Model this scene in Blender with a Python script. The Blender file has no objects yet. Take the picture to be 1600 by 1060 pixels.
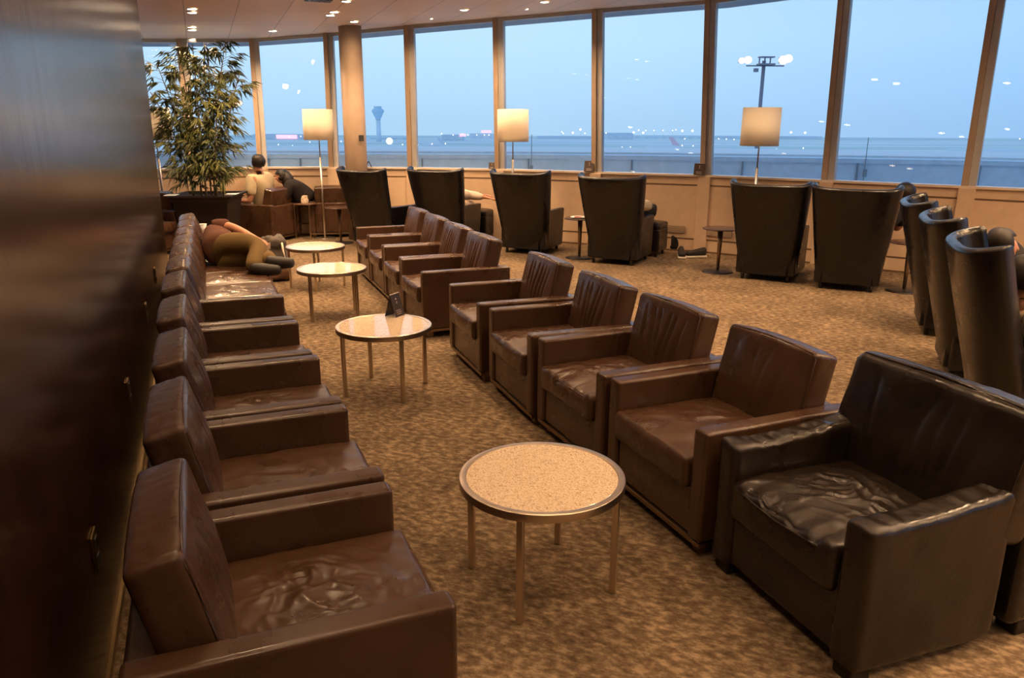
import bpy, bmesh, math, random
import numpy as np
from mathutils import Vector, Matrix, noise
random.seed(7)
PI=math.pi
sc=bpy.context.scene
COL=sc.collection
# ------------------------------------------------------------------ camera
H=1.7; F=1194.05; P=0.2736; RO=0.0045
def ray(px,py):
    x,y=px-800.0,py-530.0
    cr,sr=math.cos(RO),math.sin(RO); x,y=cr*x+sr*y,-sr*x+cr*y
    x/=F; y/=F; cp,sp=math.cos(P),math.sin(P)
    return (x,cp-y*sp,-sp-y*cp)
def bp(px,py,h=0.0):
    d=ray(px,py); t=(h-H)/d[2]; return (t*d[0],t*d[1])
def aty(px,py,Y):
    d=ray(px,py); t=Y/d[1]; return (t*d[0],Y,H+t*d[2])
def ceilz(x): return 3.17+0.055*x
def bpc(px,py):
    d=ray(px,py); t=(3.17-H)/(d[2]-0.055*d[0]); return (t*d[0],t*d[1],H+t*d[2])
cam=bpy.data.cameras.new('camera'); co=bpy.data.objects.new('camera',cam); COL.objects.link(co)
cam.sensor_width=36; cam.lens=F/1600*36; co.location=(0,0,H)
co.rotation_euler=(Matrix.Rotation(0,3,'Z')@Matrix.Rotation(PI/2-P,3,'X')@Matrix.Rotation(RO,3,'Z')).to_euler()
cam.clip_end=5000; cam.clip_start=.05
sc.camera=co
# ------------------------------------------------------------------ materials
def srgb(r,g,b):
    f=lambda c:(c/255/12.92) if c/255<=.04045 else ((c/255+.055)/1.055)**2.4
    return (f(r),f(g),f(b),1)
def mat(name,col,rough=.5,metal=0,spec=.5,**k):
    m=bpy.data.materials.new(name); m.use_nodes=True; n=m.node_tree; b=n.nodes['Principled BSDF']
    b.inputs['Base Color'].default_value=col if len(col)==4 else (*col,1)
    b.inputs['Roughness'].default_value=rough; b.inputs['Metallic'].default_value=metal
    b.inputs['Specular IOR Level'].default_value=spec
    if 'emit' in k:
        b.inputs['Emission Color'].default_value=(*k['emit'][:3],1); b.inputs['Emission Strength'].default_value=k['es']
    return m,n,b
def N(n,t,**k):
    x=n.nodes.new(t)
    for a,v in k.items():
        if a.startswith('_'): setattr(x,a[1:],v)
        else: x.inputs[a.replace('0',' ')].default_value=v
    return x
def ramp(n,fac,stops):
    r=n.nodes.new('ShaderNodeValToRGB'); e=r.color_ramp.elements
    e[0].position,e[0].color=stops[0]; e[1].position,e[1].color=stops[-1]
    for s in stops[1:-1]:
        q=e.new(s[0]); q.color=s[1]
    n.links.new(fac,r.inputs[0]); return r
def coords(n,scale=(1,1,1),kind='Object',rot=(0,0,0)):
    t=n.nodes.new('ShaderNodeTexCoord'); m=n.nodes.new('ShaderNodeMapping')
    m.inputs['Scale'].default_value=scale; m.inputs['Rotation'].default_value=rot
    n.links.new(t.outputs[kind],m.inputs['Vector']); return m.outputs[0]
def bump(n,b,h,strength,dist,prev=None):
    u=n.nodes.new('ShaderNodeBump'); u.inputs['Strength'].default_value=strength; u.inputs['Distance'].default_value=dist
    n.links.new(h,u.inputs['Height'])
    if prev: n.links.new(prev.outputs[0],u.inputs['Normal'])
    n.links.new(u.outputs[0],b.inputs['Normal']); return u
def leather(name,c1,c2,rough=.34,wr=.5):
    m,n,b=mat(name,c1,rough,0,.5)
    v=coords(n)
    a=N(n,'ShaderNodeTexNoise',Scale=5,Detail=5); n.links.new(v,a.inputs['Vector'])
    r=ramp(n,a.outputs['Fac'],[(.3,c1),(.7,c2)]); n.links.new(r.outputs[0],b.inputs['Base Color'])
    w=N(n,'ShaderNodeTexNoise',Scale=14,Detail=3,Distortion=.3); n.links.new(v,w.inputs['Vector'])
    u=bump(n,b,w.outputs['Fac'],wr,.006)
    rr=ramp(n,a.outputs['Fac'],[(.35,(rough-.06,)*3+(1,)),(.7,(rough+.1,)*3+(1,))]); n.links.new(rr.outputs[0],b.inputs['Roughness'])
    return m
M={}
M['brown']=leather('brown_leather',(.054,.026,.0135,1),(.074,.036,.0185,1),.29,.22)
M['black']=leather('black_leather',(.010,.0065,.0045,1),(.022,.014,.009,1),.29,.4)
M['wing']=leather('dark_leather',(.0055,.0045,.0045,1),(.0075,.006,.006,1),.31,.08)
M['piping'],_,_=mat('piping_leather',(.045,.022,.012),.35)
def metal(name,c,rough):
    m,n,b=mat(name,c,rough,1); v=coords(n,(1,1,60)); a=N(n,'ShaderNodeTexNoise',Scale=20,Detail=3); n.links.new(v,a.inputs['Vector'])
    bump(n,b,a.outputs['Fac'],.08,.001); return m
M['nickel']=metal('brushed_nickel',(.62,.53,.42),.30)
M['bronze']=metal('bronze_trim',(.30,.21,.13),.4)
M['darkmetal'],_,_=mat('dark_metal',(.035,.03,.028),.4,.6)
M['steel']=metal('lamp_steel',(.5,.44,.37),.35)
# terrazzo
m,n,b=mat('terrazzo',(.7,.6,.45),.06,0,.6); v=coords(n)
a=N(n,'ShaderNodeTexVoronoi',Scale=230); n.links.new(v,a.inputs['Vector'])
r=ramp(n,a.outputs['Color'],[(.0,srgb(120,98,78)),(.22,srgb(205,180,150)),(.5,srgb(226,205,178)),(1,srgb(240,226,205))])
a2=N(n,'ShaderNodeTexNoise',Scale=300,Detail=2); n.links.new(v,a2.inputs['Vector'])
r2=ramp(n,a2.outputs['Fac'],[(.30,(.25,.2,.16,1)),(.40,(1,1,1,1))])
mx=N(n,'ShaderNodeMix',_data_type='RGBA',_blend_type='MULTIPLY'); mx.inputs[0].default_value=.8
n.links.new(r.outputs[0],mx.inputs[6]); n.links.new(r2.outputs[0],mx.inputs[7]); n.links.new(mx.outputs[2],b.inputs['Base Color']); M['terrazzo']=m
# carpet
m,n,b=mat('carpet',(.2,.12,.07),.95,0,.1); v=coords(n,(1,1,1),'Object',(0,0,math.radians(-68)))
mp=N(n,'ShaderNodeMapping'); mp.inputs['Scale'].default_value=(36,19,1); n.links.new(v,mp.inputs[0])
a=N(n,'ShaderNodeTexNoise',Scale=1,Detail=7,Roughness=.66,Distortion=.0); n.links.new(mp.outputs[0],a.inputs['Vector'])
r=ramp(n,a.outputs['Fac'],[(.36,(.095,.064,.038,1)),(.5,(.18,.127,.079,1)),(.64,(.34,.25,.16,1))])
c2=N(n,'ShaderNodeTexNoise',Scale=2.2,Detail=4); n.links.new(v,c2.inputs['Vector'])
r3=ramp(n,c2.outputs['Fac'],[(.35,(.72,.72,.72,1)),(.65,(1.1,1.1,1.1,1))])
mx=N(n,'ShaderNodeMix',_data_type='RGBA',_blend_type='MULTIPLY'); mx.inputs[0].default_value=1
n.links.new(r.outputs[0],mx.inputs[6]); n.links.new(r3.outputs[0],mx.inputs[7]); n.links.new(mx.outputs[2],b.inputs['Base Color'])
f=N(n,'ShaderNodeTexNoise',Scale=180,Detail=2); n.links.new(v,f.inputs['Vector']); bump(n,b,f.outputs['Fac'],.6,.004); M['carpet']=m
# dark wood wall
m,n,b=mat('dark_wood',(.03,.012,.006),.2,0,.55); v=coords(n,(22,22,.7))
a=N(n,'ShaderNodeTexNoise',Scale=2,Detail=6,Distortion=.4); n.links.new(v,a.inputs['Vector'])
r=ramp(n,a.outputs['Fac'],[(.3,(.022,.0085,.0045,1)),(.7,(.034,.013,.007,1))]); n.links.new(r.outputs[0],b.inputs['Base Color'])
rr=ramp(n,a.outputs['Fac'],[(.3,(.20,)*3+(1,)),(.7,(.25,)*3+(1,))]); n.links.new(rr.outputs[0],b.inputs['Roughness'])
bump(n,b,a.outputs['Fac'],.04,.002); M['wood']=m
# ceiling planks: seams run along the seating rows
m,n,b=mat('ceiling_boards',(.5,.4,.3),.55,0,.3); v=coords(n,(1,1,1),'Object',(0,0,math.radians(-21.8)))
br=N(n,'ShaderNodeTexBrick',Scale=1); br.offset=0; br.squash=1
br.inputs['Brick Width'].default_value=.58; br.inputs['Row Height'].default_value=1.15; br.inputs['Mortar Size'].default_value=.006
br.inputs['Color1'].default_value=(.74,.57,.43,1); br.inputs['Color2'].default_value=(.78,.61,.46,1); br.inputs['Mortar'].default_value=(.42,.32,.23,1)
n.links.new(v,br.inputs['Vector']); n.links.new(br.outputs['Color'],b.inputs['Base Color']); M['ceiling']=m
def plain(name,col,rough=.6,spec=.4,nz=.06,sc_=8):
    m,n,b=mat(name,col,rough,0,spec); v=coords(n); a=N(n,'ShaderNodeTexNoise',Scale=sc_,Detail=4); n.links.new(v,a.inputs['Vector'])
    c=Vector(col[:3]); r=ramp(n,a.outputs['Fac'],[(.3,(*(c*(1-nz)),1)),(.7,(*(c*(1+nz)),1))]); n.links.new(r.outputs[0],b.inputs['Base Color']); return m
M['tan']=plain('tan_panel_paint',(.56,.41,.28),.45)
M['column']=plain('column_paint',(.34,.25,.18),.5)
M['sill']=plain('sill_paint',(.66,.55,.43),.3)
M['frame']=plain('pale_window_frame',(.36,.35,.34),.4)
M['post']=plain('post_paint',(.33,.24,.165),.45)
M['groove']=plain('groove_brown',(.13,.075,.04),.6)
M['white']=plain('white_paint',(.8,.78,.74),.5)
M['shade'],_n,_b=mat('lamp_shade_fabric',(.90,.82,.70),.9,0,.1); _b.inputs['Transmission Weight'].default_value=0
tr=_n.nodes.new('ShaderNodeBsdfTranslucent'); tr.inputs[0].default_value=(.92,.82,.66,1); mxs=_n.nodes.new('ShaderNodeMixShader'); mxs.inputs[0].default_value=.45
_n.links.new(_b.outputs[0],mxs.inputs[1]); _n.links.new(tr.outputs[0],mxs.inputs[2]); _n.links.new(mxs.outputs[0],_n.nodes['Material Output'].inputs[0])
m=bpy.data.materials.new('window_glass'); m.use_nodes=True; n=m.node_tree; n.nodes.clear()
o=n.nodes.new('ShaderNodeOutputMaterial'); t=n.nodes.new('ShaderNodeBsdfTransparent'); t.inputs[0].default_value=(.97,.99,1,1)
g=n.nodes.new('ShaderNodeBsdfGlossy'); g.inputs['Roughness'].default_value=.0; fr=n.nodes.new('ShaderNodeFresnel'); fr.inputs[0].default_value=1.4
s=n.nodes.new('ShaderNodeMixShader'); gm=n.nodes.new('ShaderNodeNewGeometry'); mu=n.nodes.new('ShaderNodeMath'); mu.operation='MULTIPLY'; iv=n.nodes.new('ShaderNodeMath'); iv.operation='SUBTRACT'; iv.inputs[0].default_value=1; n.links.new(gm.outputs['Backfacing'],iv.inputs[1]); n.links.new(iv.outputs[0],mu.inputs[0]); n.links.new(fr.outputs[0],mu.inputs[1]); n.links.new(mu.outputs[0],s.inputs[0]); n.links.new(t.outputs[0],s.inputs[1]); n.links.new(g.outputs[0],s.inputs[2]); n.links.new(s.outputs[0],o.inputs[0]); M['glass']=m
def emis(name,col,s):
    m,_,_=mat(name,(.8,.8,.8),.5,emit=col,es=s); return m
M['lens']=emis('downlight_lens',(1,.80,.55),30)
M['floodlens']=emis('floodlight_lens',(1,.52,.22),1.9)
M['farlight']=emis('airfield_lamp',(1,.86,.66),2.6)
M['farred']=emis('red_sign_light',(1,.36,.46),1.0)
M['farwhite']=emis('white_lit_face',(1,.97,.9),2.4)
M['parapet']=plain('parapet_metal',(.60,.76,.88),.5)
M['parapetdark']=plain('parapet_joint_and_shade',(.25,.31,.36),.6)  # for panel joints, antennas and the painted shade line under the coping
M['roofledge']=plain('roof_ledge',(.75,.80,.82),.5)
M['soffit']=plain('canopy_soffit',(.28,.30,.36),.6)
M['mast']=plain('mast_steel',(.20,.20,.26),.5)
M['hazeblue']=plain('hazy_building',(.66,.74,.84),.9,.1,.12,.02)  # far materials: distance haze is mixed into the pale blue base colour
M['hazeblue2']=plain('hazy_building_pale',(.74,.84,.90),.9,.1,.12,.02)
M['tower']=plain('tower_hazed_concrete',(.74,.86,.95),.9,.1)  # tower tones blued and paled, haze painted into the colour
M['towerglass']=plain('tower_hazed_glass',(.55,.74,.90),.6,.2)
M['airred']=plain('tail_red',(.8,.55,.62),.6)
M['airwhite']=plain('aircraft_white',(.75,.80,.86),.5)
# airfield: bands of taxiway and grass, paled by haze painted into the colour
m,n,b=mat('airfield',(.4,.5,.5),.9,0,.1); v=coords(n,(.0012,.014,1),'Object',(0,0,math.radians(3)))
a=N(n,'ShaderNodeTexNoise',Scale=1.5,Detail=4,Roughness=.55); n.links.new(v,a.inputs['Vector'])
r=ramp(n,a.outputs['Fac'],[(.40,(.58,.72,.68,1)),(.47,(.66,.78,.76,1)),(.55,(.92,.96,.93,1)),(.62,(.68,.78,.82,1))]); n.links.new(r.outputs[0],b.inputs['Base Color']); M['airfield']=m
M['skin']=plain('skin',(.42,.20,.12),.5)
M['hair']=plain('dark_hair',(.012,.008,.006),.5)
M['beige_cloth']=plain('beige_cloth',(.50,.42,.28),.9,.1)
M['black_cloth']=plain('black_cloth',(.016,.013,.013),.8,.2)
M['olive']=plain('olive_cloth',(.13,.085,.035),.9,.1)
M['rust']=plain('brown_shirt',(.10,.045,.03),.9,.1)
M['cream_cloth']=plain('cream_cloth',(.62,.50,.40),.9,.1)
M['grey_cloth']=plain('grey_cloth',(.20,.16,.13),.9,.1)
M['shoe']=plain('dark_shoe',(.022,.018,.015),.6)
M['sole']=plain('pale_sole',(.70,.62,.52),.6)
M['pack']=plain('pack_nylon',(.075,.06,.048),.7)
M['packbrown']=plain('pack_brown',(.12,.06,.03),.6)
M['planter']=plain('planter_dark',(.018,.011,.009),.5)
M['soil']=plain('soil',(.05,.03,.02),.95)
M['stem']=plain('bamboo_stem',(.17,.13,.05),.5)
M['cardboard']=plain('tent_card_brown',(.05,.032,.024),.5)
M['print']=plain('card_print',(.65,.55,.5),.6)
M['paper']=plain('paper_white',(.80,.80,.82),.6)
M['food']=plain('food_red',(.45,.10,.05),.5)
M['grille']=plain('vent_grille',(.22,.17,.13),.5)
M['brass']=metal('aged_brass',(.35,.24,.11),.35)
M['plastic']=plain('black_plastic',(.03,.03,.03),.5)
m,n,b=mat('bamboo_leaf',(.07,.11,.02),.5,0,.4); v=coords(n); a=N(n,'ShaderNodeTexNoise',Scale=3,Detail=2); n.links.new(v,a.inputs['Vector'])
r=ramp(n,a.outputs['Fac'],[(.35,(.030,.045,.012,1)),(.65,(.13,.14,.03,1))]); n.links.new(r.outputs[0],b.inputs['Base Color']); M['leaf']=m
m,n,b=mat('floral_cloth',(.3,.3,.2),.8); v=coords(n); a=N(n,'ShaderNodeTexVoronoi',Scale=14); n.links.new(v,a.inputs['Vector'])
r=ramp(n,a.outputs['Distance'],[(.25,(.10,.07,.04,1)),(.4,(.30,.26,.17,1)),(.55,(.50,.36,.24,1))]); n.links.new(r.outputs[0],b.inputs['Base Color']); M['floral']=m
M['wing'].node_tree.nodes['Principled BSDF'].inputs['Specular IOR Level'].default_value=.5
# ------------------------------------------------------------------ helpers
def link(name,me,m,parent=None,smooth=False):
    if smooth:
        for p in me.polygons: p.use_smooth=True
    o=bpy.data.objects.new(name,me); COL.objects.link(o)
    if m is not None:
        for q in (m if isinstance(m,(list,tuple)) else [m]): me.materials.append(q)
    if parent is not None: o.parent=parent
    return o
def bmobj(name,bm,m,parent=None,smooth=False):
    bmesh.ops.recalc_face_normals(bm,faces=bm.faces)
    me=bpy.data.meshes.new(name); bm.to_mesh(me); bm.free(); return link(name,me,m,parent,smooth)
def pyobj(name,v,f,m,parent=None,smooth=True):
    me=bpy.data.meshes.new(name); me.from_pydata([tuple(x) for x in v],[],f); me.update()
    bm=bmesh.new(); bm.from_mesh(me); bmesh.ops.recalc_face_normals(bm,faces=bm.faces); bm.to_mesh(me); bm.free()
    return link(name,me,m,parent,smooth)
def box(bm,c,s,bev=0,seg=2,rz=0,rx=0,ry=0):
    r=bmesh.ops.create_cube(bm,size=1); vs=r['verts']
    bmesh.ops.scale(bm,vec=s,verts=vs)
    if bev:
        es=list({e for v in vs for e in v.link_edges})
        q=bmesh.ops.bevel(bm,geom=es,offset=bev,segments=seg,affect='EDGES',profile=.5); vs=list({v for f in q['faces'] for v in f.verts}|{v for v in vs if v.is_valid})
    mt=Matrix.Translation(c)@Matrix.Rotation(rz,4,'Z')@Matrix.Rotation(ry,4,'Y')@Matrix.Rotation(rx,4,'X')
    bmesh.ops.transform(bm,matrix=mt,verts=vs); return vs
def cyl(bm,a,b,r1,r2=None,seg=16,cap=True):
    a=Vector(a); b=Vector(b); d=b-a; r2=r1 if r2 is None else r2
    q=bmesh.ops.create_cone(bm,cap_ends=cap,segments=seg,radius1=r1,radius2=r2,depth=d.length)
    bmesh.ops.transform(bm,matrix=Matrix.Translation((a+b)/2)@d.to_track_quat('Z','Y').to_matrix().to_4x4(),verts=q['verts']); return q['verts']
def sph(bm,c,s,rot=None,seg=16):
    q=bmesh.ops.create_uvsphere(bm,u_segments=seg,v_segments=seg//2+2,radius=1)
    mt=Matrix.Translation(c)@(rot if rot else Matrix.Identity(4))@Matrix.Diagonal((*s,1)); bmesh.ops.transform(bm,matrix=mt,verts=q['verts']); return q['verts']
def lathe(bm,prof,c=(0,0,0),seg=40,closed=False):
    rings=[]
    for r,z in prof:
        rings.append([bm.verts.new((c[0]+r*math.cos(2*PI*i/seg),c[1]+r*math.sin(2*PI*i/seg),c[2]+z)) for i in range(seg)] if r>1e-6 else [bm.verts.new((c[0],c[1],c[2]+z))])
    pr=list(zip(rings,rings[1:]))
    if closed: pr.append((rings[-1],rings[0]))
    for A,B in pr:
        for i in range(seg):
            j=(i+1)%seg
            if len(A)==1 and len(B)==1: continue
            if len(A)==1: bm.faces.new((A[0],B[i],B[j]))
            elif len(B)==1: bm.faces.new((A[i],A[j],B[0]))
            else: bm.faces.new((A[i],A[j],B[j],B[i]))
def prism(bm,pts,z0,z1):
    a=[bm.verts.new((x,y,z0)) for x,y in pts]; b=[bm.verts.new((x,y,z1)) for x,y in pts]; k=len(pts)
    bm.faces.new(a[::-1]); bm.faces.new(b)
    for i in range(k): bm.faces.new((a[i],a[(i+1)%k],b[(i+1)%k],b[i]))
def hexa(bm,c8):
    v=[bm.verts.new(c) for c in c8]
    for f in ((0,3,2,1),(4,5,6,7),(0,1,5,4),(1,2,6,5),(2,3,7,6),(3,0,4,7)): bm.faces.new([v[i] for i in f])
def tube(bm,pts,r,seg=8,closed=False):
    pts=[Vector(p) for p in pts]; k=len(pts); rings=[]
    for i,p in enumerate(pts):
        a=pts[(i-1)%k] if closed or i>0 else p; b=pts[(i+1)%k] if closed or i<k-1 else p
        d=(b-a).normalized(); u=d.cross(Vector((0,0,1)));
        if u.length<.05: u=d.cross(Vector((1,0,0)))
        u.normalize(); w=d.cross(u); rr=r[i] if isinstance(r,(list,tuple)) else r
        rings.append([bm.verts.new(p+u*rr*math.cos(2*PI*j/seg)+w*rr*math.sin(2*PI*j/seg)) for j in range(seg)])
    for i in range(k if closed else k-1):
        A,B=rings[i],rings[(i+1)%k]
        for j in range(seg): bm.faces.new((A[j],A[(j+1)%seg],B[(j+1)%seg],B[j]))
    if not closed: bm.faces.new(rings[0][::-1]); bm.faces.new(rings[-1])
def tag(o,label,cat,group=None,kind=None):
    if label: o['label']=label
    if cat: o['category']=cat
    if group: o['group']=group
    if kind: o['kind']=kind
    return o
def thing(name,label,cat,loc=(0,0,0),rz=0,group=None):
    o=bpy.data.objects.new(name,None); COL.objects.link(o); o.location=loc; o.rotation_euler=(0,0,rz); o.empty_display_size=.1
    return tag(o,label,cat,group)
KIDS={}
def copy_tree(o,parent=None):
    c=o.copy(); COL.objects.link(c)
    if parent is not None: c.parent=parent
    for ch in [q for q in list(o.children)]: copy_tree(ch,c)
    return c
def place(proto,first,loc,rz,label,group=None,scale=None):
    o=proto if first else copy_tree(proto)
    o.location=loc; o.rotation_euler=(0,0,rz)
    if label: o['label']=label
    if group: o['group']=group
    if scale: o.scale=(scale,)*3
    return o
def struct(name,bm,m,smooth=False):
    o=bmobj(name,bm,m,None,smooth); o['kind']='structure'; return o
# surface lattice of a rounded box, deformed by fn(x,y,z,nx,ny,nz)->(x,y,z)
def cushion(name,size,r,n,fn,m,parent):
    nx,ny,nz=n; idx={}; V=[]; Fc=[]
    def key(i,j,k):
        q=(i,j,k)
        if q in idx: return idx[q]
        s=[2*a/b-1 for a,b in zip(q,n)]; s=[.72*t+.28*math.sin(t*PI/2) for t in s]
        h=[a/2 for a in size]; p=[a*b for a,b in zip(s,h)]
        c=[max(-(b-r),min(b-r,a)) for a,b in zip(p,h)]
        d=Vector([a-b for a,b in zip(p,c)]); L=d.length
        nn=d/L if L>1e-9 else Vector((0,0,0))
        # push to radius r on the rounded shell
        q3=Vector(c)+nn*r
        V.append((q3,nn,Vector(s))); idx[q]=len(V)-1; return idx[q]
    for (A,B,C,fix) in ((0,1,2,0),(0,1,2,nz),(0,2,1,0),(0,2,1,ny),(1,2,0,0),(1,2,0,nx)):
        for i in range(n[A]):
            for j in range(n[B]):
                q=[]
                for (a,b) in ((i,j),(i+1,j),(i+1,j+1),(i,j+1)):
                    t=[0,0,0]; t[A]=a; t[B]=b; t[C]=fix; q.append(key(*t))
                Fc.append(q)
    out=[fn(p,nn,s) for p,nn,s in V]
    return pyobj(name,out,Fc,m,parent,True)
def gs(x,s): return math.exp(-(x/s)**2)
def ridge(p,f=1,o=0): return 1-abs(noise.noise(Vector(p)*f+Vector((o,o*1.7,o*.3))))*2
# ------------------------------------------------------------------ club armchairs
CW,CD,AH,AW=.75,.76,.555,.085
SW=CW-2*AW-.012
def seat_fn(seed,amp,w,d,style=0):
    def fn(p,nn,s):
        q=Vector(p); top=max(0,s.z)
        q.z+=top*(.022*(1-abs(s.x)**2.5)*(1-abs(s.y)**2.5))
        q.y+= -.012*(1-abs(s.x)**2)*(1 if s.y<-.9 else 0)*(1-s.z*s.z)
        m=(1-abs(s.x)**4)*(1-abs(s.y)**4)
        cm=gs(s.x-.05,.62)*gs(s.y-.05,.7)
        x=s.x*w/2; y=s.y*d/2
        dx=noise.noise(Vector((x*4+seed,y*4,3)))*.12; dy=noise.noise(Vector((x*4,y*4+seed,7)))*.12
        r1=ridge((( x+dx)*9,(y+dy)*9,seed),1)**3
        r2=ridge(((x+dy)*20,(y+dx)*7,seed+4),1)**4
        wx_=noise.noise(Vector((x*5+seed,y*5,1)))*.09; wy_=noise.noise(Vector((x*5,y*5+seed,9)))*.09
        g1=1-abs(noise.noise(Vector(((x+wx_)*8,(y+wy_)*14,seed))))*2.6
        g2=1-abs(noise.noise(Vector(((x+wy_)*19,(y+wx_)*11,seed+3))))*2.6
        q.z+=top*amp*cm*m*(max(0,g1)**2.2*.75+max(0,g2)**2.5*.4-.35)
        q.z+=top*.003*noise.noise(Vector((x*16,y*16,seed)))
        if style:   # drooping folds along the front edge
            fr=max(0,-s.y-.55)/.45
            q.z-=.02*fr*(1-abs(s.x))*top; q.z+=.009*fr*math.sin(x*60+noise.noise(Vector((x*9,0,seed)))*5)*top
        side=(1-top)
        q+=nn*(.003*noise.noise(Vector((q.x*14,q.y*14,q.z*20+seed)))) 
        return q
    return fn
def back_fn(seed,amp,w,h,pl):
    def fn(p,nn,s):
        # local: x width, y thickness (front=-), z height ; puckers run down from the top
        q=Vector(p); fr=max(0,-s.y)
        q.y-=fr*.03*(1-abs(s.x)**2)*(1-abs(s.z)**2)
        q.y+=max(0,s.y)*.01*(1-abs(s.x)**3)*(1-abs(s.z)**3)
        x=s.x*w/2; z=s.z*h/2
        fade=max(0,1-abs((s.z+.02)/.78)**3)*max(0,1-abs(s.x)**4)
        xx=x+.22*(z-.0)*abs(.4)*0+.035*noise.noise(Vector((x*3,z*5,seed)))
        t=0
        for c,a,wd in pl: t+=a*gs(xx-c-.12*z*(1 if c>0 else -1)-.02*z,wd)
        q.y+=fr*amp*t*fade
        q.y+=fr*.004*noise.noise(Vector((x*9,z*5,seed)))
        q.z+=max(0,s.z)*(.012*(1-abs(s.x)**2)+.0025*noise.noise(Vector((x*22,s.y*2,seed))))
        return q
    return fn
PLS=[[(-.10,1,.011),(-.045,1.2,.010),(.01,1.3,.010),(.07,1.1,.011),(.125,.8,.012),(.18,.5,.012)],
     [(-.14,.7,.012),(-.06,1.0,.012),(-.01,1.2,.010),(.045,1,.010),(.09,.9,.01),(.16,.8,.014)],
     [(-.17,.6,.02),(-.02,.7,.012),(.03,.6,.010),(.13,.5,.018)]]
def club(leatherm,seed,style=0,pl=0,samp=.010,bamp=.010):
    t=thing('club_armchair','','armchair')
    y0=-CD/2
    bm=bmesh.new(); box(bm,(0,-.0,.215),(SW+.01,CD-.03,.27),.012); o=bmobj('base_frame',bm,leatherm,t,False)
    for sx in (-1,1):
        bm=bmesh.new(); box(bm,(sx*(CW/2-AW/2),0,(AH+.075)/2),(AW,CD,AH-.075),.016,3)
        vs=[v for v in bm.verts if v.co.z>AH-.05]
        bmobj('armrest',bm,leatherm,t,True).modifiers.new('wn','WEIGHTED_NORMAL')
    bm=bmesh.new(); box(bm,(0,CD/2-.045,.31),(SW+.01,.085,.45),.015,3); bmobj('back_frame',bm,leatherm,t,True).modifiers.new('wn','WEIGHTED_NORMAL')
    w,d=SW,.60
    c=cushion('seat_cushion',(w,d,.135),.022,(84,84,8),seat_fn(seed,samp,w,d,style),leatherm,t); c.location=(0,y0+d/2-.022,.352)
    bm=bmesh.new(); hw,hd=w/2-.006,d/2-.006
    pts=[(-hw+.02,-hd,0),(0,-hd-.004,0),(hw-.02,-hd,0),(hw,-hd+.02,0),(hw,hd,0),(-hw,hd,0),(-hw,-hd+.02,0)]
    tube(bm,[(x,y,.046) for x,y,_ in pts],.0042,6,True); bmobj('piping',bm,M['piping'] if leatherm is M['brown'] else leatherm,c,True)
    bh=.40
    c=cushion('back_cushion',(w+.0,.135,bh),.022,(84,8,56),back_fn(seed+9,bamp,w,bh,PLS[pl]),leatherm,t)
    c.location=(0,CD/2-.135,.575); c.rotation_euler=(math.radians(-13),0,0)
    hw,hh=w/2-.0065,bh/2-.0065; bm=bmesh.new()
    tube(bm,[(-hw,-.061,-hh),(-hw,-.061,0),(-hw,-.061,hh-.02),(-hw+.02,-.061,hh),(-.12,-.061,hh+.0095),(0,-.061,hh+.012),(.12,-.061,hh+.0095),(hw-.02,-.061,hh),(hw,-.061,hh-.02),(hw,-.061,0),(hw,-.061,-hh)],.004,6); bmobj('piping',bm,M['piping'] if leatherm is M['brown'] else leatherm,c,True)
    bm=bmesh.new(); box(bm,(0,0,.064),(CW-.012,CD-.012,.022),.003); bmobj('plinth_trim',bm,M['bronze'],t)
    for sx in (-1,1):
        for sy in (-1,1):
            bm=bmesh.new(); box(bm,(sx*(CW/2-.07),sy*(CD/2-.07),.027),(.05,.05,.055),.004); bmobj('leg',bm,M['bronze'],t)
    return t
def chair_pose(X,Y,adeg,s,D=CD):
    a=math.radians(adeg); b=(math.cos(a)*s,-math.sin(a)*s)
    return (X+b[0]*D/2,Y+b[1]*D/2,0),math.atan2(-b[0],b[1])
protoA=club(M['brown'],1.3,0,0,.010,.017); protoB=club(M['brown'],5.1,0,1,.016,.015); protoC=club(M['brown'],8.7,0,2,.005,.007); protoD=club(M['brown'],12.2,1,1,.015,.018)
G1='brown leather armchairs in the right-hand row'; G2='brown leather armchairs along the dark wall'
used=set()
def put_club(proto,X,Y,a,s,label,group):
    loc,rz=chair_pose(X,Y,a,s); f=id(proto) not in used; used.add(id(proto))
    return place(proto,f,loc,rz,label,group)
put_club(protoC,.606,3.078,-22.8,1,'smooth light brown leather armchair right beside the black one',G1)
put_club(protoD,.289,3.78,-23.2,1,'creased brown leather armchair with sagging seat front, third from the front in the right row',G1)
put_club(protoB,-.022,4.492,-20.8,1,'brown leather armchair in the right row, second from the gap in its near group',G1)
put_club(protoA,-.347,5.27,-20.6,1,'brown leather armchair at the far end of the near group in the right row',G1)
put_club(protoB,-.86,6.387,-22.0,1,'brown leather armchair at the near end of the far group of four',G1)
put_club(protoA,-1.135,7.10,-21.2,1,'brown leather armchair second from the near end of the far group of four',G1)
put_club(protoB,-1.405,7.80,-20.8,1,'brown leather armchair third from the near end of the far group of four',G1)
put_club(protoC,-1.68,8.51,-20.8,1,'brown leather armchair with smooth back, farthest in the right row before the dark wing chairs',G1)
put_club(protoB,-.273,1.99,-22.3,-1,'brown leather armchair with swirled creases in its seat, nearest the camera by the dark wall',G2)
put_club(protoC,-.571,2.722,-22.3,-1,'brown leather armchair second from the camera along the dark wall',G2)
put_club(protoA,-.867,3.44,-21.8,-1,'brown leather armchair third from the camera along the dark wall',G2)
put_club(protoB,-1.172,4.16,-21.3,-1,'brown leather armchair fourth from the camera along the dark wall',G2)
put_club(protoA,-1.470,4.885,-21.3,-1,'brown leather armchair with arms, farthest along the dark wall and next to the armless seats',G2)
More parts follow.
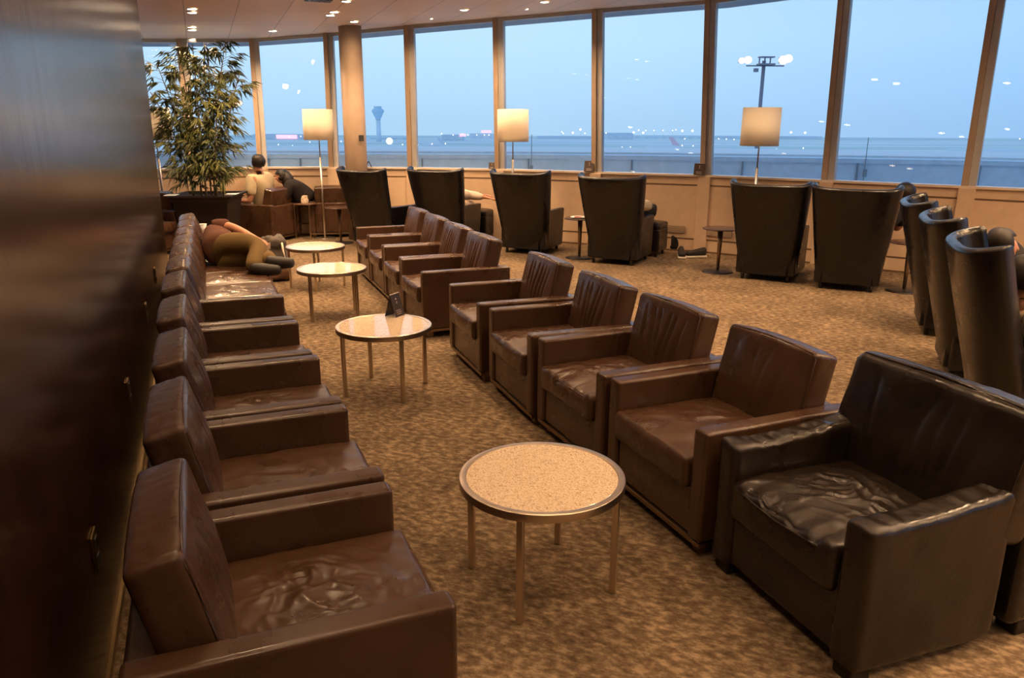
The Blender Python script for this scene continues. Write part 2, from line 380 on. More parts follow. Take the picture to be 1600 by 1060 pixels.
# armless lounge seats
def armless(seed):
    t=thing('armless_lounge_seat','','seat'); w=.565; lm=M['brown']; d=.62
    bm=bmesh.new(); box(bm,(0,0,.215),(w,CD-.03,.27),.012); bmobj('base_frame',bm,lm,t)
    c=cushion('seat_cushion',(w,d,.135),.035,(36,40,6),seat_fn(seed,.012,w,d,0),lm,t); c.location=(0,-CD/2+d/2-.02,.352)
    c=cushion('back_cushion',(w,.15,.40),.04,(40,8,30),back_fn(seed,.012,w,.4,PLS[0]),lm,t); c.location=(0,CD/2-.135,.575); c.rotation_euler=(math.radians(-13),0,0)
    bm=bmesh.new(); box(bm,(0,CD/2-.045,.31),(w,.085,.45),.015); bmobj('back_frame',bm,lm,t)
    for sx in (-1,1):
        for sy in (-1,1):
            bm=bmesh.new(); box(bm,(sx*(w/2-.07),sy*(CD/2-.07),.04),(.05,.05,.08),.004); bmobj('leg',bm,M['bronze'],t)
    return t
pr=armless(3.3); f=True
BA=-21.3; fx,fy=math.sin(math.radians(BA)),math.cos(math.radians(BA))
names=['next to the armchair with arms','second from the armchair with arms',"under the sleeper's shoes","under the sleeper's thighs","under the sleeper's back","at the far end, under the sleeper's shoulders"]
for k in range(6):
    s=.690+.575*k; loc,rz=chair_pose(-1.470+fx*s,4.885+fy*s,BA,-1)
    place(pr,f,loc,rz,'armless brown leather seat along the dark wall, '+names[k],'armless leather seats along the dark wall'); f=False
# black worn club chair, nearest right
def black_chair():
    t=thing('club_armchair','worn black leather armchair with crumpled seat, nearest the camera on the right','armchair'); lm=M['black']; W,D=.77,.84
    y0=-D/2; aw=.115
    bm=bmesh.new(); box(bm,(0,-.0,.21),(W-2*aw+.02,D-.04,.30),.015); bmobj('base_frame',bm,lm,t)
    for sx in (-1,1):
        def afn(p,nn,s):
            q=Vector(p); top=max(0,s.z)
            q.z+=top*(.008*math.sin(p.y*9)+.006*noise.noise(Vector((p.x*10,p.y*26,sx)))+ .03*max(0,s.y)**2)
            q+=nn*.004*noise.noise(Vector((p.x*8,p.y*9,p.z*6+sx))); return q
        c=cushion('armrest',(aw,.60,.515),.03,(12,48,30),afn,lm,t); c.location=(sx*(W/2-aw/2),y0+.30,.3)
    w,d=W-2*aw-.01,.58
    c=cushion('seat_cushion',(w,d,.17),.03,(80,80,12),seat_fn(2.2,.017,w,d,1),lm,t); c.location=(0,y0+d/2-.015,.35)
    bm=bmesh.new(); hw,hd=w/2-.004,d/2-.004
    tube(bm,[(x,y,z) for x,y,z in [(-hw,hd,.06),(-hw,-hd+.02,.058),(-hw+.02,-hd,.057),(-.12,-hd-.008,.048),(0,-hd-.01,.044),(.1,-hd-.008,.05),(hw-.02,-hd,.058),(hw,-hd+.02,.058),(hw,hd,.06)]],.005,6); bmobj('piping',bm,lm,c,True)
    def bfn(p,nn,s):
        q=back_fn(4.4,.007,W,.46,[(-.2,.9,.012),(.02,1.2,.014),(.09,1,.012),(.16,1.3,.012),(.24,.7,.02)])(p,nn,s)
        q+=nn*.004*noise.noise(Vector((p.x*7,p.y*7,p.z*7))); return q
    c=cushion('back_cushion',(W+.0,.17,.46),.045,(80,12,52),bfn,lm,t); c.location=(0,y0+.645,.605); c.rotation_euler=(math.radians(-14),0,0)
    hw=W/2-.012; hh=.222; bm=bmesh.new()
    tube(bm,[(-hw,-.066,-hh+.05),(-hw,-.072,0),(-hw,-.066,hh-.03),(-hw+.03,-.066,hh),(0,-.07,hh+.012),(hw-.03,-.066,hh),(hw,-.066,hh-.03),(hw,-.072,0),(hw,-.066,-hh+.05)],.0045,6); bmobj('piping',bm,lm,c,True)
    def bkf(p,nn,s):
        q=Vector(p); q+=nn*.004*noise.noise(Vector((p.x*6,p.y*6,p.z*6+5))); return q
    c=cushion('back_frame',(W,.17,.56),.03,(30,10,24),bkf,lm,t); c.location=(0,D/2-.085,.34)
    for sx in (-1,1):
        for sy in (-1,1):
            bm=bmesh.new(); box(bm,(sx*(W/2-.06),sy*(D/2-.06),.03),(.08,.08,.06),.006); bmobj('leg',bm,M['darkmetal'],t)
    return t
t=black_chair(); loc,rz=chair_pose(.925,2.362,-20,1,.84); t.location=loc; t.rotation_euler=(0,0,rz)
# ------------------------------------------------------------------ round coffee tables
def round_table():
    t=thing('coffee_table','','coffee table'); R=.3095; h=.4445
    bm=bmesh.new(); lathe(bm,[(R-.026,-.003),(R-.024,.0),(R-.003,.0),(R,-.003),(R,-.030),(R-.004,-.033),(R-.026,-.033)],(0,0,h),72,True); bmobj('metal_rim',bm,M['nickel'],t,True).modifiers.new('wn','WEIGHTED_NORMAL')
    bm=bmesh.new(); lathe(bm,[(0,-.028),(R-.0262,-.028),(R-.0262,-.0045),(R-.029,-.002),(0,-.002)],(0,0,h),72); bmobj('stone_top',bm,M['terrazzo'],t)
    for k in range(4):
        a=k*PI/2; bm=bmesh.new(); box(bm,((R-.028)*math.cos(a),(R-.028)*math.sin(a),(h-.033)/2),(.024,.024,h-.033),.002,1,a); bmobj('leg',bm,M['nickel'],t)
    return t
pr=round_table()
TP=[(.114,2.604,'round stone-topped coffee table nearest the camera, between the two armchair rows',(812,974)),
    (-.833,4.803,'round stone-topped coffee table with a dark tent card on it',(632,630)),
    (-1.638,6.844,'round stone-topped coffee table, third from the camera, shiny with window light',(488,503)),
    (-2.108,8.139,'round stone-topped coffee table farthest from the camera, near the floor lamp',(454,449))]
for i,(x,y,l,lp) in enumerate(TP):
    g=bp(*lp); place(pr,i==0,(x,y,0),math.atan2(g[1]-y,g[0]-x),l,'round stone coffee tables between the rows')
# tent cards
def tent(w,h,d,bgm=None):
    t=thing('tent_card','','tent card'); bm=bmesh.new()
    th=math.atan2(d/2,h)
    for s in (-1,1): box(bm,(0,s*d/4,h/2),(w,.0025,math.hypot(h,d/2)),0,1,0,s*th)
    bmobj('card',bm,bgm or M['cardboard'],t)
    bm=bmesh.new(); box(bm,(0,0,h+.001),(w,.006,.003)); bmobj('pale_fold',bm,M['print'],t)
    bm=bmesh.new()
    for (x,z,sx,sz) in ((0,.78,.10,.07),(0,.62,.06,.09),(-.05,.28,.5,.02),(0,.2,.55,.02),(-.02,.12,.5,.02)):
        for s in (-1,):
            box(bm,(x*w,s*(d/2)*(1-z)-.002,z*h),(sx*w,.0015,sz*h),0,1,0,s*th)
    bmobj('printed_marks',bm,M['print'],t)
    return t
tc=tent(.10,.15,.09)
x,y=bp(617,493,.444); place(tc,True,(x,y,.4435),math.radians(62),'small dark tent card standing on the second round coffee table','table and sill cards')
# ------------------------------------------------------------------ wing chairs
def wing_chair():
    t=thing('wing_chair','','wing chair'); lm=M['wing']
    nu,nz=40,22; TH=.06; z0,z1=.07,1.06
    def outer(u,v,off=0):
        z=z0+(z1-z0)*v; w=.64+.23*v; dep=.215-.02*v**.9
        th=u*PI/2*.97; x=w/2*math.copysign(abs(math.sin(th))**.62,u)/math.sin(PI/2*.97)**.62; yb=.30+.26*v-dep*(1-abs(math.cos(th))**.62)/(1-math.cos(PI/2*.97)**.62)
        z+= (.045*abs(u)**2.4)*v**4
        if off:
            x*=1-off/(w/2)*.9; yb-=off*(1.1-.35*abs(u))
        return Vector((x,yb,z))
    V=[];Fc=[]
    rows=[]
    for j in range(nz+1): rows.append([outer(2*i/nu-1,j/nz) for i in range(nu+1)])
    # rounded top rim
    for a in (30,60,90,120,150):
        o=[]
        for i in range(nu+1):
            A=outer(2*i/nu-1,1); B=outer(2*i/nu-1,1,TH); mid=(A+B)/2; d=(A-B)/2; o.append(mid+d*math.cos(math.radians(a))+Vector((0,0,TH*.5*math.sin(math.radians(a)))))
        rows.append(o)
    for j in range(nz,-1,-1): rows.append([outer(2*i/nu-1,j/nz,TH) for i in range(nu+1)])
    for r in rows: V+=r
    nr=len(rows); st=nu+1
    for j in range(nr-1):
        for i in range(nu): Fc.append((j*st+i,j*st+i+1,(j+1)*st+i+1,(j+1)*st+i))
    for i in range(nu): Fc.append((i,i+1,(nr-1)*st+i+1,(nr-1)*st+i))
    for e in (0,nu):
        for j in range(nr//2): 
            a,b=j,nr-1-j
            if b-a<=1: break
            Fc.append((a*st+e,(a+1)*st+e,(b-1)*st+e,b*st+e))
    pyobj('wing_back',V,Fc,lm,t,True).modifiers.new('wn','WEIGHTED_NORMAL')
    for sx in (-1,1):
        bm=bmesh.new(); box(bm,(sx*.284,-.065,.325),(.085,.70,.51),.018,3)
        for v in bm.verts:
            if v.co.y<-.2: v.co.y+= (.06*(1-(v.co.z/.58)))
        bmobj('armrest',bm,lm,t,True).modifiers.new('wn','WEIGHTED_NORMAL')
    bm=bmesh.new(); box(bm,(0,-.03,.19),(.49,.68,.24),.012); bmobj('seat_base',bm,lm,t)
    c=cushion('seat_cushion',(.475,.60,.13),.03,(20,20,6),seat_fn(6.1,.004,.475,.6),lm,t); c.location=(0,-.10,.375)
    for sx in (-1,1):
        for sy in (-1,1):
            bm=bmesh.new(); cyl(bm,(sx*.25,-.04+sy*.29,0),(sx*.25,-.04+sy*.29,.075),.018,.024,10); bmobj('leg',bm,M['darkmetal'],t,True)
    return t
pw=wing_chair(); GW='dark leather wing chairs turned to the windows'
def rz_for(fwd_az):  # local -Y faces azimuth (deg from +Y toward +X)
    a=math.radians(fwd_az); return math.atan2(math.sin(a),-math.cos(a))
WPOS=[]
def put_wing(px,py,h,az,label,first=False,offset=(0,0)):
    pass
def wing_at(back,az,label,first=False,bo=.42):
    a=math.radians(az); f=Vector((math.sin(a),math.cos(a)))
    c=Vector(back)+f*bo
    WPOS.append((c,f)); return place(pw,first,(c.x,c.y,0),rz_for(az),label,GW)
w4=(Vector(bp(914,410))+Vector(bp(995,417.5)))/2
w5=(Vector(bp(1150,435))+Vector(bp(1236,444)))/2
w6=(Vector(bp(1270,450.5))+Vector(bp(1371,459.6)))/2
def midx(px,Y):
    q=aty(px,380,Y); return (q[0],Y)
wing_at(midx(577,10.80),33,'dark leather wing chair farthest left, in front of the round column',True,.30)
wing_at(midx(687,10.9),23,'dark leather wing chair whose sitter rests hands over the right arm',False,.30)
wing_at(midx(816,10.35),25,'dark leather wing chair in front of the middle floor lamp',False,.30)
wing_at(w4,27,'dark leather wing chair with a footstool and bag beside it',False,.30)
wing_at(w5,30,'dark leather wing chair directly in front of the right-hand floor lamp',False,.30)
wing_at(w6,26,'dark leather wing chair with a dark-haired head showing at its right corner',False,.30)
for (pa,pb),lab in ((((1432,307),(1464,320)),'dark leather wing chair seen side-on, farthest of the three on the right'),(((1472,328),(1503,348)),'dark leather wing chair seen side-on, middle of the three on the right'),(((1531,363),(1561,392)),'dark leather wing chair seen side-on, nearest of the three at the right edge')):
    m_=(Vector(bp(*pa,1.10))+Vector(bp(*pb,1.10)))/2; wing_at(m_,112,lab,False,.37)
# footstool beside W4
c4,f4=WPOS[3]
def stool(label,c,az):
    t=thing('footstool',label,'footstool',(c[0],c[1],0),rz_for(az))
    bm=bmesh.new(); box(bm,(0,0,.22),(.50,.42,.30),.02,3); bmobj('upholstered_block',bm,M['wing'],t,True).modifiers.new('wn','WEIGHTED_NORMAL')
    cu=cushion('cushion',(.50,.42,.09),.03,(16,16,6),seat_fn(2,.003,.5,.42),M['wing'],t); cu.location=(0,0,.40)
    for sx in (-1,1):
        for sy in (-1,1):
            bm=bmesh.new(); cyl(bm,(sx*.2,sy*.16,0),(sx*.2,sy*.16,.075),.018,.022,10); bmobj('leg',bm,M['darkmetal'],t,True)
    return t
q=c4+f4*.70+Vector((f4.y,-f4.x))*.13; stool('dark leather footstool in front of the fourth wing chair from the left, by the sneakers',(q.x,q.y),27)
c2,f2=WPOS[1]; q=c2+f2*.75+Vector((.08,-.02)); stool('dark leather footstool between the second and third wing chairs',(q.x,q.y),23)
# ------------------------------------------------------------------ pedestal tables
def ped():
    t=thing('pedestal_table','','side table')
    bm=bmesh.new(); lathe(bm,[(0,0),(.185,0),(.185,.006),(.12,.016),(.03,.024),(0,.024)],(0,0,0),40); bmobj('base',bm,M['darkmetal'],t,True)
    bm=bmesh.new(); cyl(bm,(0,0,.022),(0,0,.50),.016,.032,20); bmobj('pole',bm,M['bronze'],t,True)
    bm=bmesh.new(); lathe(bm,[(0,.50),(.06,.50),(.21,.515),(.215,.522),(.21,.528),(0,.528)],(0,0,0),44); bmobj('tabletop',bm,plain('dark_walnut',(.07,.04,.028),.22),t,True).modifiers.new('wn','WEIGHTED_NORMAL')
    return t
pp=ped(); GP='small round pedestal tables by the wing chairs'
PED=[((1121,425),'small round pedestal table standing alone left of the wing chair before the right lamp'),((905,403),'small round pedestal table with a food plate between the third and fourth wing chairs'),
     ((533,380),'small round pedestal table left of the leftmost wing chair'),((1412,455),'small round pedestal table in the dark corner between the two wing chair groups')]
for i,(q,l) in enumerate(PED):
    x,y=bp(*q); place(pp,i==0,(x,y,0),0,l,GP)
q=aty(632,327,11.35); place(pp,False,(q[0],q[1],0),0,'small round pedestal table between the two leftmost wing chairs',GP)
q=(3.75,4.98); place(pp,False,(q[0],q[1],0),0,'small round pedestal table at the right edge catching blue window light',GP)
# plate of food
x,y=bp(888,339,.53); x2,y2=bp(905,403); x,y=(x2-.03,y2-.02)
t=thing('food_plate','white plate with leftover red food on the pedestal table','plate',(x,y,.528))
bm=bmesh.new(); lathe(bm,[(0,0),(.06,0),(.105,.014),(.102,.018),(.06,.006),(0,.006)],(0,0,0),32); bmobj('dish',bm,M['white'],t,True)
bm=bmesh.new()
for k in range(6): sph(bm,(.035*math.cos(k*1.9),.03*math.sin(k*1.7),.012),(.016,.012,.008))
bmobj('leftovers',bm,M['food'],t,True)
# ------------------------------------------------------------------ floor lamps
def lamp():
    t=thing('floor_lamp','','floor lamp')
    bm=bmesh.new(); lathe(bm,[(0,0),(.165,0),(.165,.012),(.16,.018),(0,.018)],(0,0,0),40); bmobj('base',bm,M['steel'],t,True).modifiers.new('wn','WEIGHTED_NORMAL')
    bm=bmesh.new(); cyl(bm,(0,0,.018),(0,0,1.22),.017,.017,16); cyl(bm,(0,0,1.22),(0,0,1.60),.009,.009,12); bmobj('pole',bm,M['steel'],t,True)
    R=.222; bm=bmesh.new(); lathe(bm,[(R,1.47),(R-.004,1.905),(R-.008,1.905),(R-.004,1.47)],(0,0,0),48,True); bmobj('lamp_shade',bm,M['shade'],t,True)
    bm=bmesh.new()
    for k in range(3): cyl(bm,(0,0,1.60),((R-.008)*math.cos(k*2.094),(R-.008)*math.sin(k*2.094),1.60),.003,.003,6)
    bmobj('shade_ring',bm,M['steel'],t)
    bm=bmesh.new(); sph(bm,(0,0,1.66),(.03,.03,.045)); bmobj('bulb',bm,emis('lamp_bulb',(1,.85,.68),4),t,True)
    return t
pl=lamp(); GL='floor lamps with cream drum shades by the windows'
LP=[((-2.88,11.73),'floor lamp with cream drum shade left of the round column'),(aty(801.5,195,11.15)[:2],'floor lamp with cream drum shade behind the third wing chair'),
    (aty(1189,195,9.35)[:2],'floor lamp with cream drum shade on the right, under the outdoor mast'),(aty(243,210,11.0)[:2],'floor lamp with cream shade half hidden by the dark wall')]
def addlight(kind,loc,power,col,**k):
    l=bpy.data.lights.new('light',kind); l.energy=power; l.color=col
    for a,v in k.items(): setattr(l,a,v)
    o=bpy.data.objects.new('lamp_light',l); COL.objects.link(o); o.location=loc; return o
for i,(q,l) in enumerate(LP):
    o=place(pl,i==0,(q[0],q[1],0),i,l,GL)
    li=addlight('POINT',(0,0,1.72),2.9,(1,.88,.74),shadow_soft_size=.05); li.parent=o
# ------------------------------------------------------------------ room shell
S=[(250,264),(301,263.5),(410,261.5),(521,261.3),(644,262.2),(780.5,264.5),(932,269),(1102,274),(1292.5,282),(1512.5,291.5)]
TT=[(238,80),(292,74),(398,64.5),(512,51.5),(638,39.5),(777.5,27.5),(933,14),(1110,0),(1312,-16),(1557,-34)]
SH=1.05
bot=[Vector((*bp(*s,SH),SH)) for s in S]; top=[Vector(bpc(*q)) for q in TT]
# smooth: keep the head of each mullion near its foot
for a,b in zip(bot,top):
    d=Vector((b.x-a.x,b.y-a.y))
    if d.length>.45:
        d*= .45/d.length
        b.x=a.x+d.x; b.y=a.y+d.y; b.z=ceilz(b.x)
ext=[(6.35,7.9),(7.4,6.8),(8.2,5.6),(8.75,4.2),(9.0,2.8),(9.0,.8),(9.0,-1.2),(9.0,-3.2)]
extl=[(-9.2,9.7),(-7.9,10.5),(-6.6,11.15)]
bot=[Vector((x,y,SH)) for x,y in extl]+bot[1:]+[Vector((x,y,SH)) for x,y in ext]
top=[Vector((x,y,ceilz(x))) for x,y in extl]+top[1:]+[Vector((x,y,ceilz(x))) for x,y in ext]
NB=len(bot)
def outn(i):
    a=bot[max(0,i-1)]; b=bot[min(NB-1,i+1)]; t=(b-a); t.z=0; t.normalize(); return Vector((-t.y,t.x,0)),t
# floor and ceiling
poly=[(v.x+outn(i)[0].x*.12,v.y+outn(i)[0].y*.12) for i,v in enumerate(bot)]
ring=poly+[(9.3,-3.4),(-1.2,-3.4),(-9.6,-3.4),(-9.6,9.7)]
bm=bmesh.new(); prism(bm,[(x,y) for x,y in ring],-.12,0); struct('floor',bm,M['carpet'])
bm=bmesh.new()
cr=[(t.x+outn(i)[0].x*.2,t.y+outn(i)[0].y*.2) for i,t in enumerate(top)]+[(9.4,-3.4),(-9.6,-3.4),(-9.6,9.9)]
a=[bm.verts.new((x,y,ceilz(x)+.0)) for x,y in cr]; b_=[bm.verts.new((x,y,ceilz(x)+.2)) for x,y in cr]
bm.faces.new(a); bm.faces.new(b_[::-1])
for i in range(len(cr)): bm.faces.new((a[i],b_[i],b_[(i+1)%len(cr)],a[(i+1)%len(cr)]))
struct('ceiling',bm,M['ceiling'])
# dado wall under the windows, with sill, groove, pilasters and kick board
def strip(bm,z0,z1,o0,o1,i0=0,i1=None,tt=0):
    i1=NB-1 if i1 is None else i1
    rows=[]
    for i in range(i0,i1+1):
        n_,_=outn(i); A=bot[i]+n_*o0; B=bot[i]+n_*o1
        rows.append([bm.verts.new((A.x,A.y,z0)),bm.verts.new((A.x,A.y,z1)),bm.verts.new((B.x,B.y,z1)),bm.verts.new((B.x,B.y,z0))])
    for A,B in zip(rows,rows[1:]):
        for j in range(4): bm.faces.new((A[j],A[(j+1)%4],B[(j+1)%4],B[j]))
    bm.faces.new(rows[0]); bm.faces.new(rows[-1][::-1])
bm=bmesh.new(); strip(bm,0,SH-.02,-.02,.14); struct('wall_window',bm,M['tan'])
bm=bmesh.new(); strip(bm,SH-.02,SH+.005,-.045,.14); struct('trim_1',bm,M['sill'])
bm=bmesh.new(); strip(bm,.905,.925,-.0225,-.019); struct('trim_2',bm,M['groove'])
bm=bmesh.new(); strip(bm,.17,.19,-.0225,-.019); struct('trim_3',bm,M['groove'])
bm=bmesh.new(); strip(bm,.0,.022,-.026,-.019); struct('baseboard_window',bm,M['groove'])
k=0
for i in range(1,NB-1):
    n_,t_=outn(i); rz=math.atan2(t_.y,t_.x)
    bm=bmesh.new(); c=bot[i]-n_*.035; box(bm,(c.x,c.y,.515),(.17,.035,1.03),.004,1,rz); struct('trim_%d'%(4+k),bm,M['tan']); k+=1
    # mullion: tan post inside, pale frame to the right and a little behind
    for (off,wd,o0,o1,mm) in ((-.035,.066,-.03,.07,'post'),(.038,.075,.0,.11,'frame')):
        bm=bmesh.new(); c8=[]
        for V_ in (bot[i],top[i]):
            for (s,o_) in ((-1,o0),(1,o0),(1,o1),(-1,o1)):
                p_=V_+t_*(off+s*wd/2)+n_*o_; c8.append((p_.x,p_.y,SH if V_ is bot[i] else ceilz(p_.x)))
        hexa(bm,c8); struct('window_%d'%(100+i) if 0 else 'trim_%d'%(4+k),bm,M[mm]); k+=1
for i in range(NB-1):
    na,ta=outn(i); nb,tb=outn(i+1); o=.05
    bm=bmesh.new(); c8=[]
    for (A,B) in ((bot[i],bot[i+1]),(top[i],top[i+1])):
        for p_ in (A+na*o,B+nb*o,B+nb*(o+.012),A+na*(o+.012)): c8.append(tuple(p_))
    hexa(bm,c8); struct('window_%d'%(i+1),bm,M['glass'])
    # head rail
    bm=bmesh.new(); c8=[]
    for dz in (-.05,0):
        for p_ in (top[i]+na*.0,top[i+1]+nb*.0,top[i+1]+nb*.10,top[i]+na*.10): c8.append((p_.x,p_.y,ceilz(p_.x)+dz))
    hexa(bm,c8); struct('trim_%d'%(4+k),bm,M['frame']); k+=1
# vents
def vent(px0,px1,py,label):
    a=Vector((*bp(px0,395-(1096-px0)*.09,0),.0)); 
    # find the bay that holds it
    best=None
    for i in range(NB-1):
        A,B=bot[i],bot[i+1]
        for s in range(41):
            p_=A.lerp(B,s/40); d=ray((px0+px1)/2,py); e=abs(p_.x/p_.y-d[0]/d[1])
            if best is None or e<best[0]: best=(e,p_,i)
    p_=best[1]; i=best[2]; t_=(bot[i+1]-bot[i]).normalized(); n_=Vector((-t_.y,t_.x,0)); d=ray((px0+px1)/2,py); z=H+p_.y/d[1]*d[2]
    rz=math.atan2(t_.y,t_.x); w=(px1-px0)/F*p_.y*1.08
    t=thing('wall_vent',label,'vent',(p_.x-n_.x*.03,p_.y-n_.y*.03,z),rz,'wall vents under the windows')
    bm=bmesh.new(); box(bm,(0,0,0),(w,.012,.10)); bmobj('grille_frame',bm,M['grille'],t)
    bm=bmesh.new()
    for j in range(7): box(bm,(0,-.008,-.04+j*.0133),(w-.01,.006,.005))
    bmobj('slats',bm,M['tan'],t)
vent(1046,1071,358,'small grey vent in the tan wall just right of the footstool')
vent(1098,1142,364,'wider grey vent in the tan wall behind the lone pedestal table')
# dark wood wall
wa=math.radians(-21.8); wd=Vector((math.sin(wa),math.cos(wa))); w0=Vector((-1.28,2.05))-wd*6.0; w1=Vector((-1.28,2.05))+wd*6.75; wn=Vector((-wd.y,wd.x))
bm=bmesh.new(); pts=[w0,w1,w1+wn*.35,Vector((-9.5,w1.y+.1)),Vector((-9.5,w1.y-.2)),w1+wn*.35-wd*.4,w0+wn*.35]
pts=[w0,w1,w1+wn*.3,w0+wn*.3]; prism(bm,[(p.x,p.y) for p in pts],0,2.78)
for v in bm.verts:
    if v.co.z>1: v.co.z=ceilz(v.co.x)+.01
struct('wall_left',bm,M['wood'])
bm=bmesh.new(); e=w1+wn*.3; prism(bm,[(e.x,e.y),(-9.5,e.y+.0),(-9.5,e.y-.2),(e.x,e.y-.2)],0,2.6); struct('wall_partition',bm,M['wood'])
bm=bmesh.new(); a=w0-wn*.012; b2=w1-wn*.012; prism(bm,[(a.x,a.y),(b2.x,b2.y),(w1.x,w1.y),(w0.x,w0.y)],0,.035); struct('baseboard_left',bm,M['brass'])
bm=bmesh.new(); prism(bm,[(-3.9,-3.4),(9.4,-3.4),(9.4,-3.2),(-3.9,-3.2)],0,3.9); struct('wall_back',bm,M['column'])
bm=bmesh.new(); prism(bm,[(-9.6,8.0),(-9.4,8.0),(-9.4,9.9),(-9.6,9.9)],0,3.0); struct('wall_far_left',bm,M['tan'])
# socket plates on the dark wall
for k_,(px,py,lab) in enumerate([(147,860,'nearest to the camera'),(200,613,'second from the camera'),(228,488,'third from the camera'),(242,430,'farthest from the camera')]):
    d=ray(px,py); # intersect wall plane
    nx,ny=-wn.x,-wn.y; tt=(nx*w0.x+ny*w0.y)/(nx*d[0]+ny*d[1]); c=Vector((d[0]*tt,d[1]*tt,H+d[2]*tt))-Vector((wn.x,wn.y,0))*.004
    t=thing('wall_socket','brass socket plate on the dark wall, '+lab,'socket',c,math.atan2(wd.y,wd.x),'socket plates on the dark wall')
    bm=bmesh.new(); box(bm,(0,0,0),(.085,.008,.125),.002,1); bmobj('plate',bm,M['brass'],t)
    bm=bmesh.new()
    for z in (-.03,.03): box(bm,(0,-.005,z),(.035,.006,.03))
    bmobj('outlet',bm,M['plastic'],t)
# column
cq=aty(557,262,11.72)
bm=bmesh.new(); cyl(bm,(cq[0],cq[1],0),(cq[0],cq[1],ceilz(cq[0])+.02),.163,.163,48,True); struct('column',bm,M['column'],False)
for p_ in bpy.data.objects['column'].data.polygons: p_.use_smooth=abs(p_.normal.z)<.5
q=aty(563.5,216,11.555); bm=bmesh.new(); box(bm,(q[0]+.01,q[1]-.0,q[2]),(.075,.012,.085),.003,1,math.radians(20)); tag(bmobj('wall_switch',bm,M['plastic']),'small dark square switch plate on the round column','switch')
# ------------------------------------------------------------------ sill cards
def on_sill(px,py):
    best=None
    for i in range(NB-1):
        for s in range(61):
            p_=bot[i].lerp(bot[i+1],s/60); d=ray(px,py); e=abs(p_.x/p_.y-d[0]/d[1])
            if best is None or e<best[0]: best=(e,p_.copy(),i)
    return best[1],outn(best[2])[0]
for (px,lab,sz) in ((921,'dark tent card on the sill above the fourth wing chair',1.0),(1093,'dark tent card on the sill left of the right-hand floor lamp',1.0),(769,'dark tent card on the sill left of the middle floor lamp',.62)):
    p_,n_=on_sill(px,268); az=math.degrees(math.atan2(n_.x,n_.y)); o=place(tc,False,(p_.x-n_.x*.0,p_.y-n_.y*.0,SH+.005),-math.radians(az),lab,'table and sill cards',1.0*sz)
    o.location.x-=n_.x*.075*1; o.location.y-=n_.y*.075; 
    for ch in o.children: pass
    o.scale=(1.45*sz,1.0*sz,1.0*sz); o.location.x+=n_.x*.055; o.location.y+=n_.y*.055
p_,n_=on_sill(576,262); t=thing('tent_card','black folded card on the sill just right of the column','tent card',(p_.x-n_.x*.0,p_.y-n_.y*.0,SH+.005),.5)
bm=bmesh.new()
for s in (-1,1): box(bm,(s*.022,0,.045),(.003,.05,.10),0,1,0,0,-s*.42)
bmobj('card',bm,M['plastic'],t)
# ------------------------------------------------------------------ ceiling downlights
GD='recessed ceiling downlights'
def downlight():
    t=thing('ceiling_downlight','','ceiling light')
    bm=bmesh.new(); lathe(bm,[(.048,.002),(.066,.002),(.068,-.004),(.060,-.008),(.050,-.006)],(0,0,0),28,True); bmobj('trim_ring',bm,M['white'],t,True)
    bm=bmesh.new(); lathe(bm,[(0,-.004),(.05,-.004),(.05,.0),(0,.0)],(0,0,0),24); bmobj('lens',bm,M['lens'],t)
    return t
pd=downlight(); first=True
vis=[((300,13.6),'upper left pair above the plant, nearer one'),((300,19),'upper left pair above the plant, farther one'),((300,42),'middle left pair above the plant, nearer one'),((300,46.5),'middle left pair above the plant, farther one'),((300,61),'single light just above the bamboo top'),
 ((426,48),'single light between the plant and the column'),((541,1.5),'at the top edge of the photo above the column'),((522,18.4),'right one of the pair left of the column head'),((516,23.4),'left one of the pair left of the column head'),((553,33.5),'single light right over the column'),
 ((674,28.7),'tiny light above the window right of the column'),((725,15),'single light left of the middle floor lamp'),((823,14),'tiny light above the window right of the middle floor lamp'),((851,2.7),'at the top edge right of the middle floor lamp')]
LPOS=[]
for (q,l) in vis:
    c=bpc(*q); LPOS.append((c[0],c[1])); sz=.4 if 'tiny' in l else 1
    o=place(pd,first,(c[0],c[1],ceilz(c[0])-.003),0,'recessed round ceiling downlight, '+l,GD,None); o.scale=(sz,sz,1); first=False
rv=Vector((wd.x,wd.y)); pv=Vector((wd.y,-wd.x)); o0=Vector((.35,8.66))
for a in range(-6,2):
    for b2 in range(-3,6):
        for dd in (0,.33):
            c=o0+rv*(a*1.7)+pv*(b2*1.75+ (.0 if a%2 else .4))+rv*dd
            if c.y<-2.9 or c.x>8.2 or c.y>9.6: continue
            # inside the room, right of the dark wall
            if (c-w0).dot(Vector((-wn.x,-wn.y)))<.35: continue
            if c.y>8.6-.75*max(0,c.x-3.2): continue
            d=Vector((c.x,c.y,1.47+.055*c.x)); dc=d.y*math.cos(P)-d.z*math.sin(P); vy=530-F*(d.y*math.sin(P)+d.z*math.cos(P))/dc if dc>0 else -1
            if vy>-3 and dc>0: continue
            if min([(Vector(q)-c).length for q in LPOS]+[9])<.3: continue
            LPOS.append((c.x,c.y)); o=place(pd,False,(c.x,c.y,ceilz(c.x)-.003),0,'recessed round ceiling downlight over the seating area, above the picture',GD); o.scale=(1,1,1)
print('downlights',len(LPOS))
def LE(x,y,j):
    if j==9: return 14
    return 126 if (y>6.0 or x>3) else 34
for j,(x,y) in enumerate(LPOS):
    l=addlight('SPOT',(x,y,ceilz(x)-.03),LE(x,y,j),(1,.62,.33),spot_size=math.radians(150 if y>8.2 or x>4.5 else 112),spot_blend=.8,shadow_soft_size=.045)
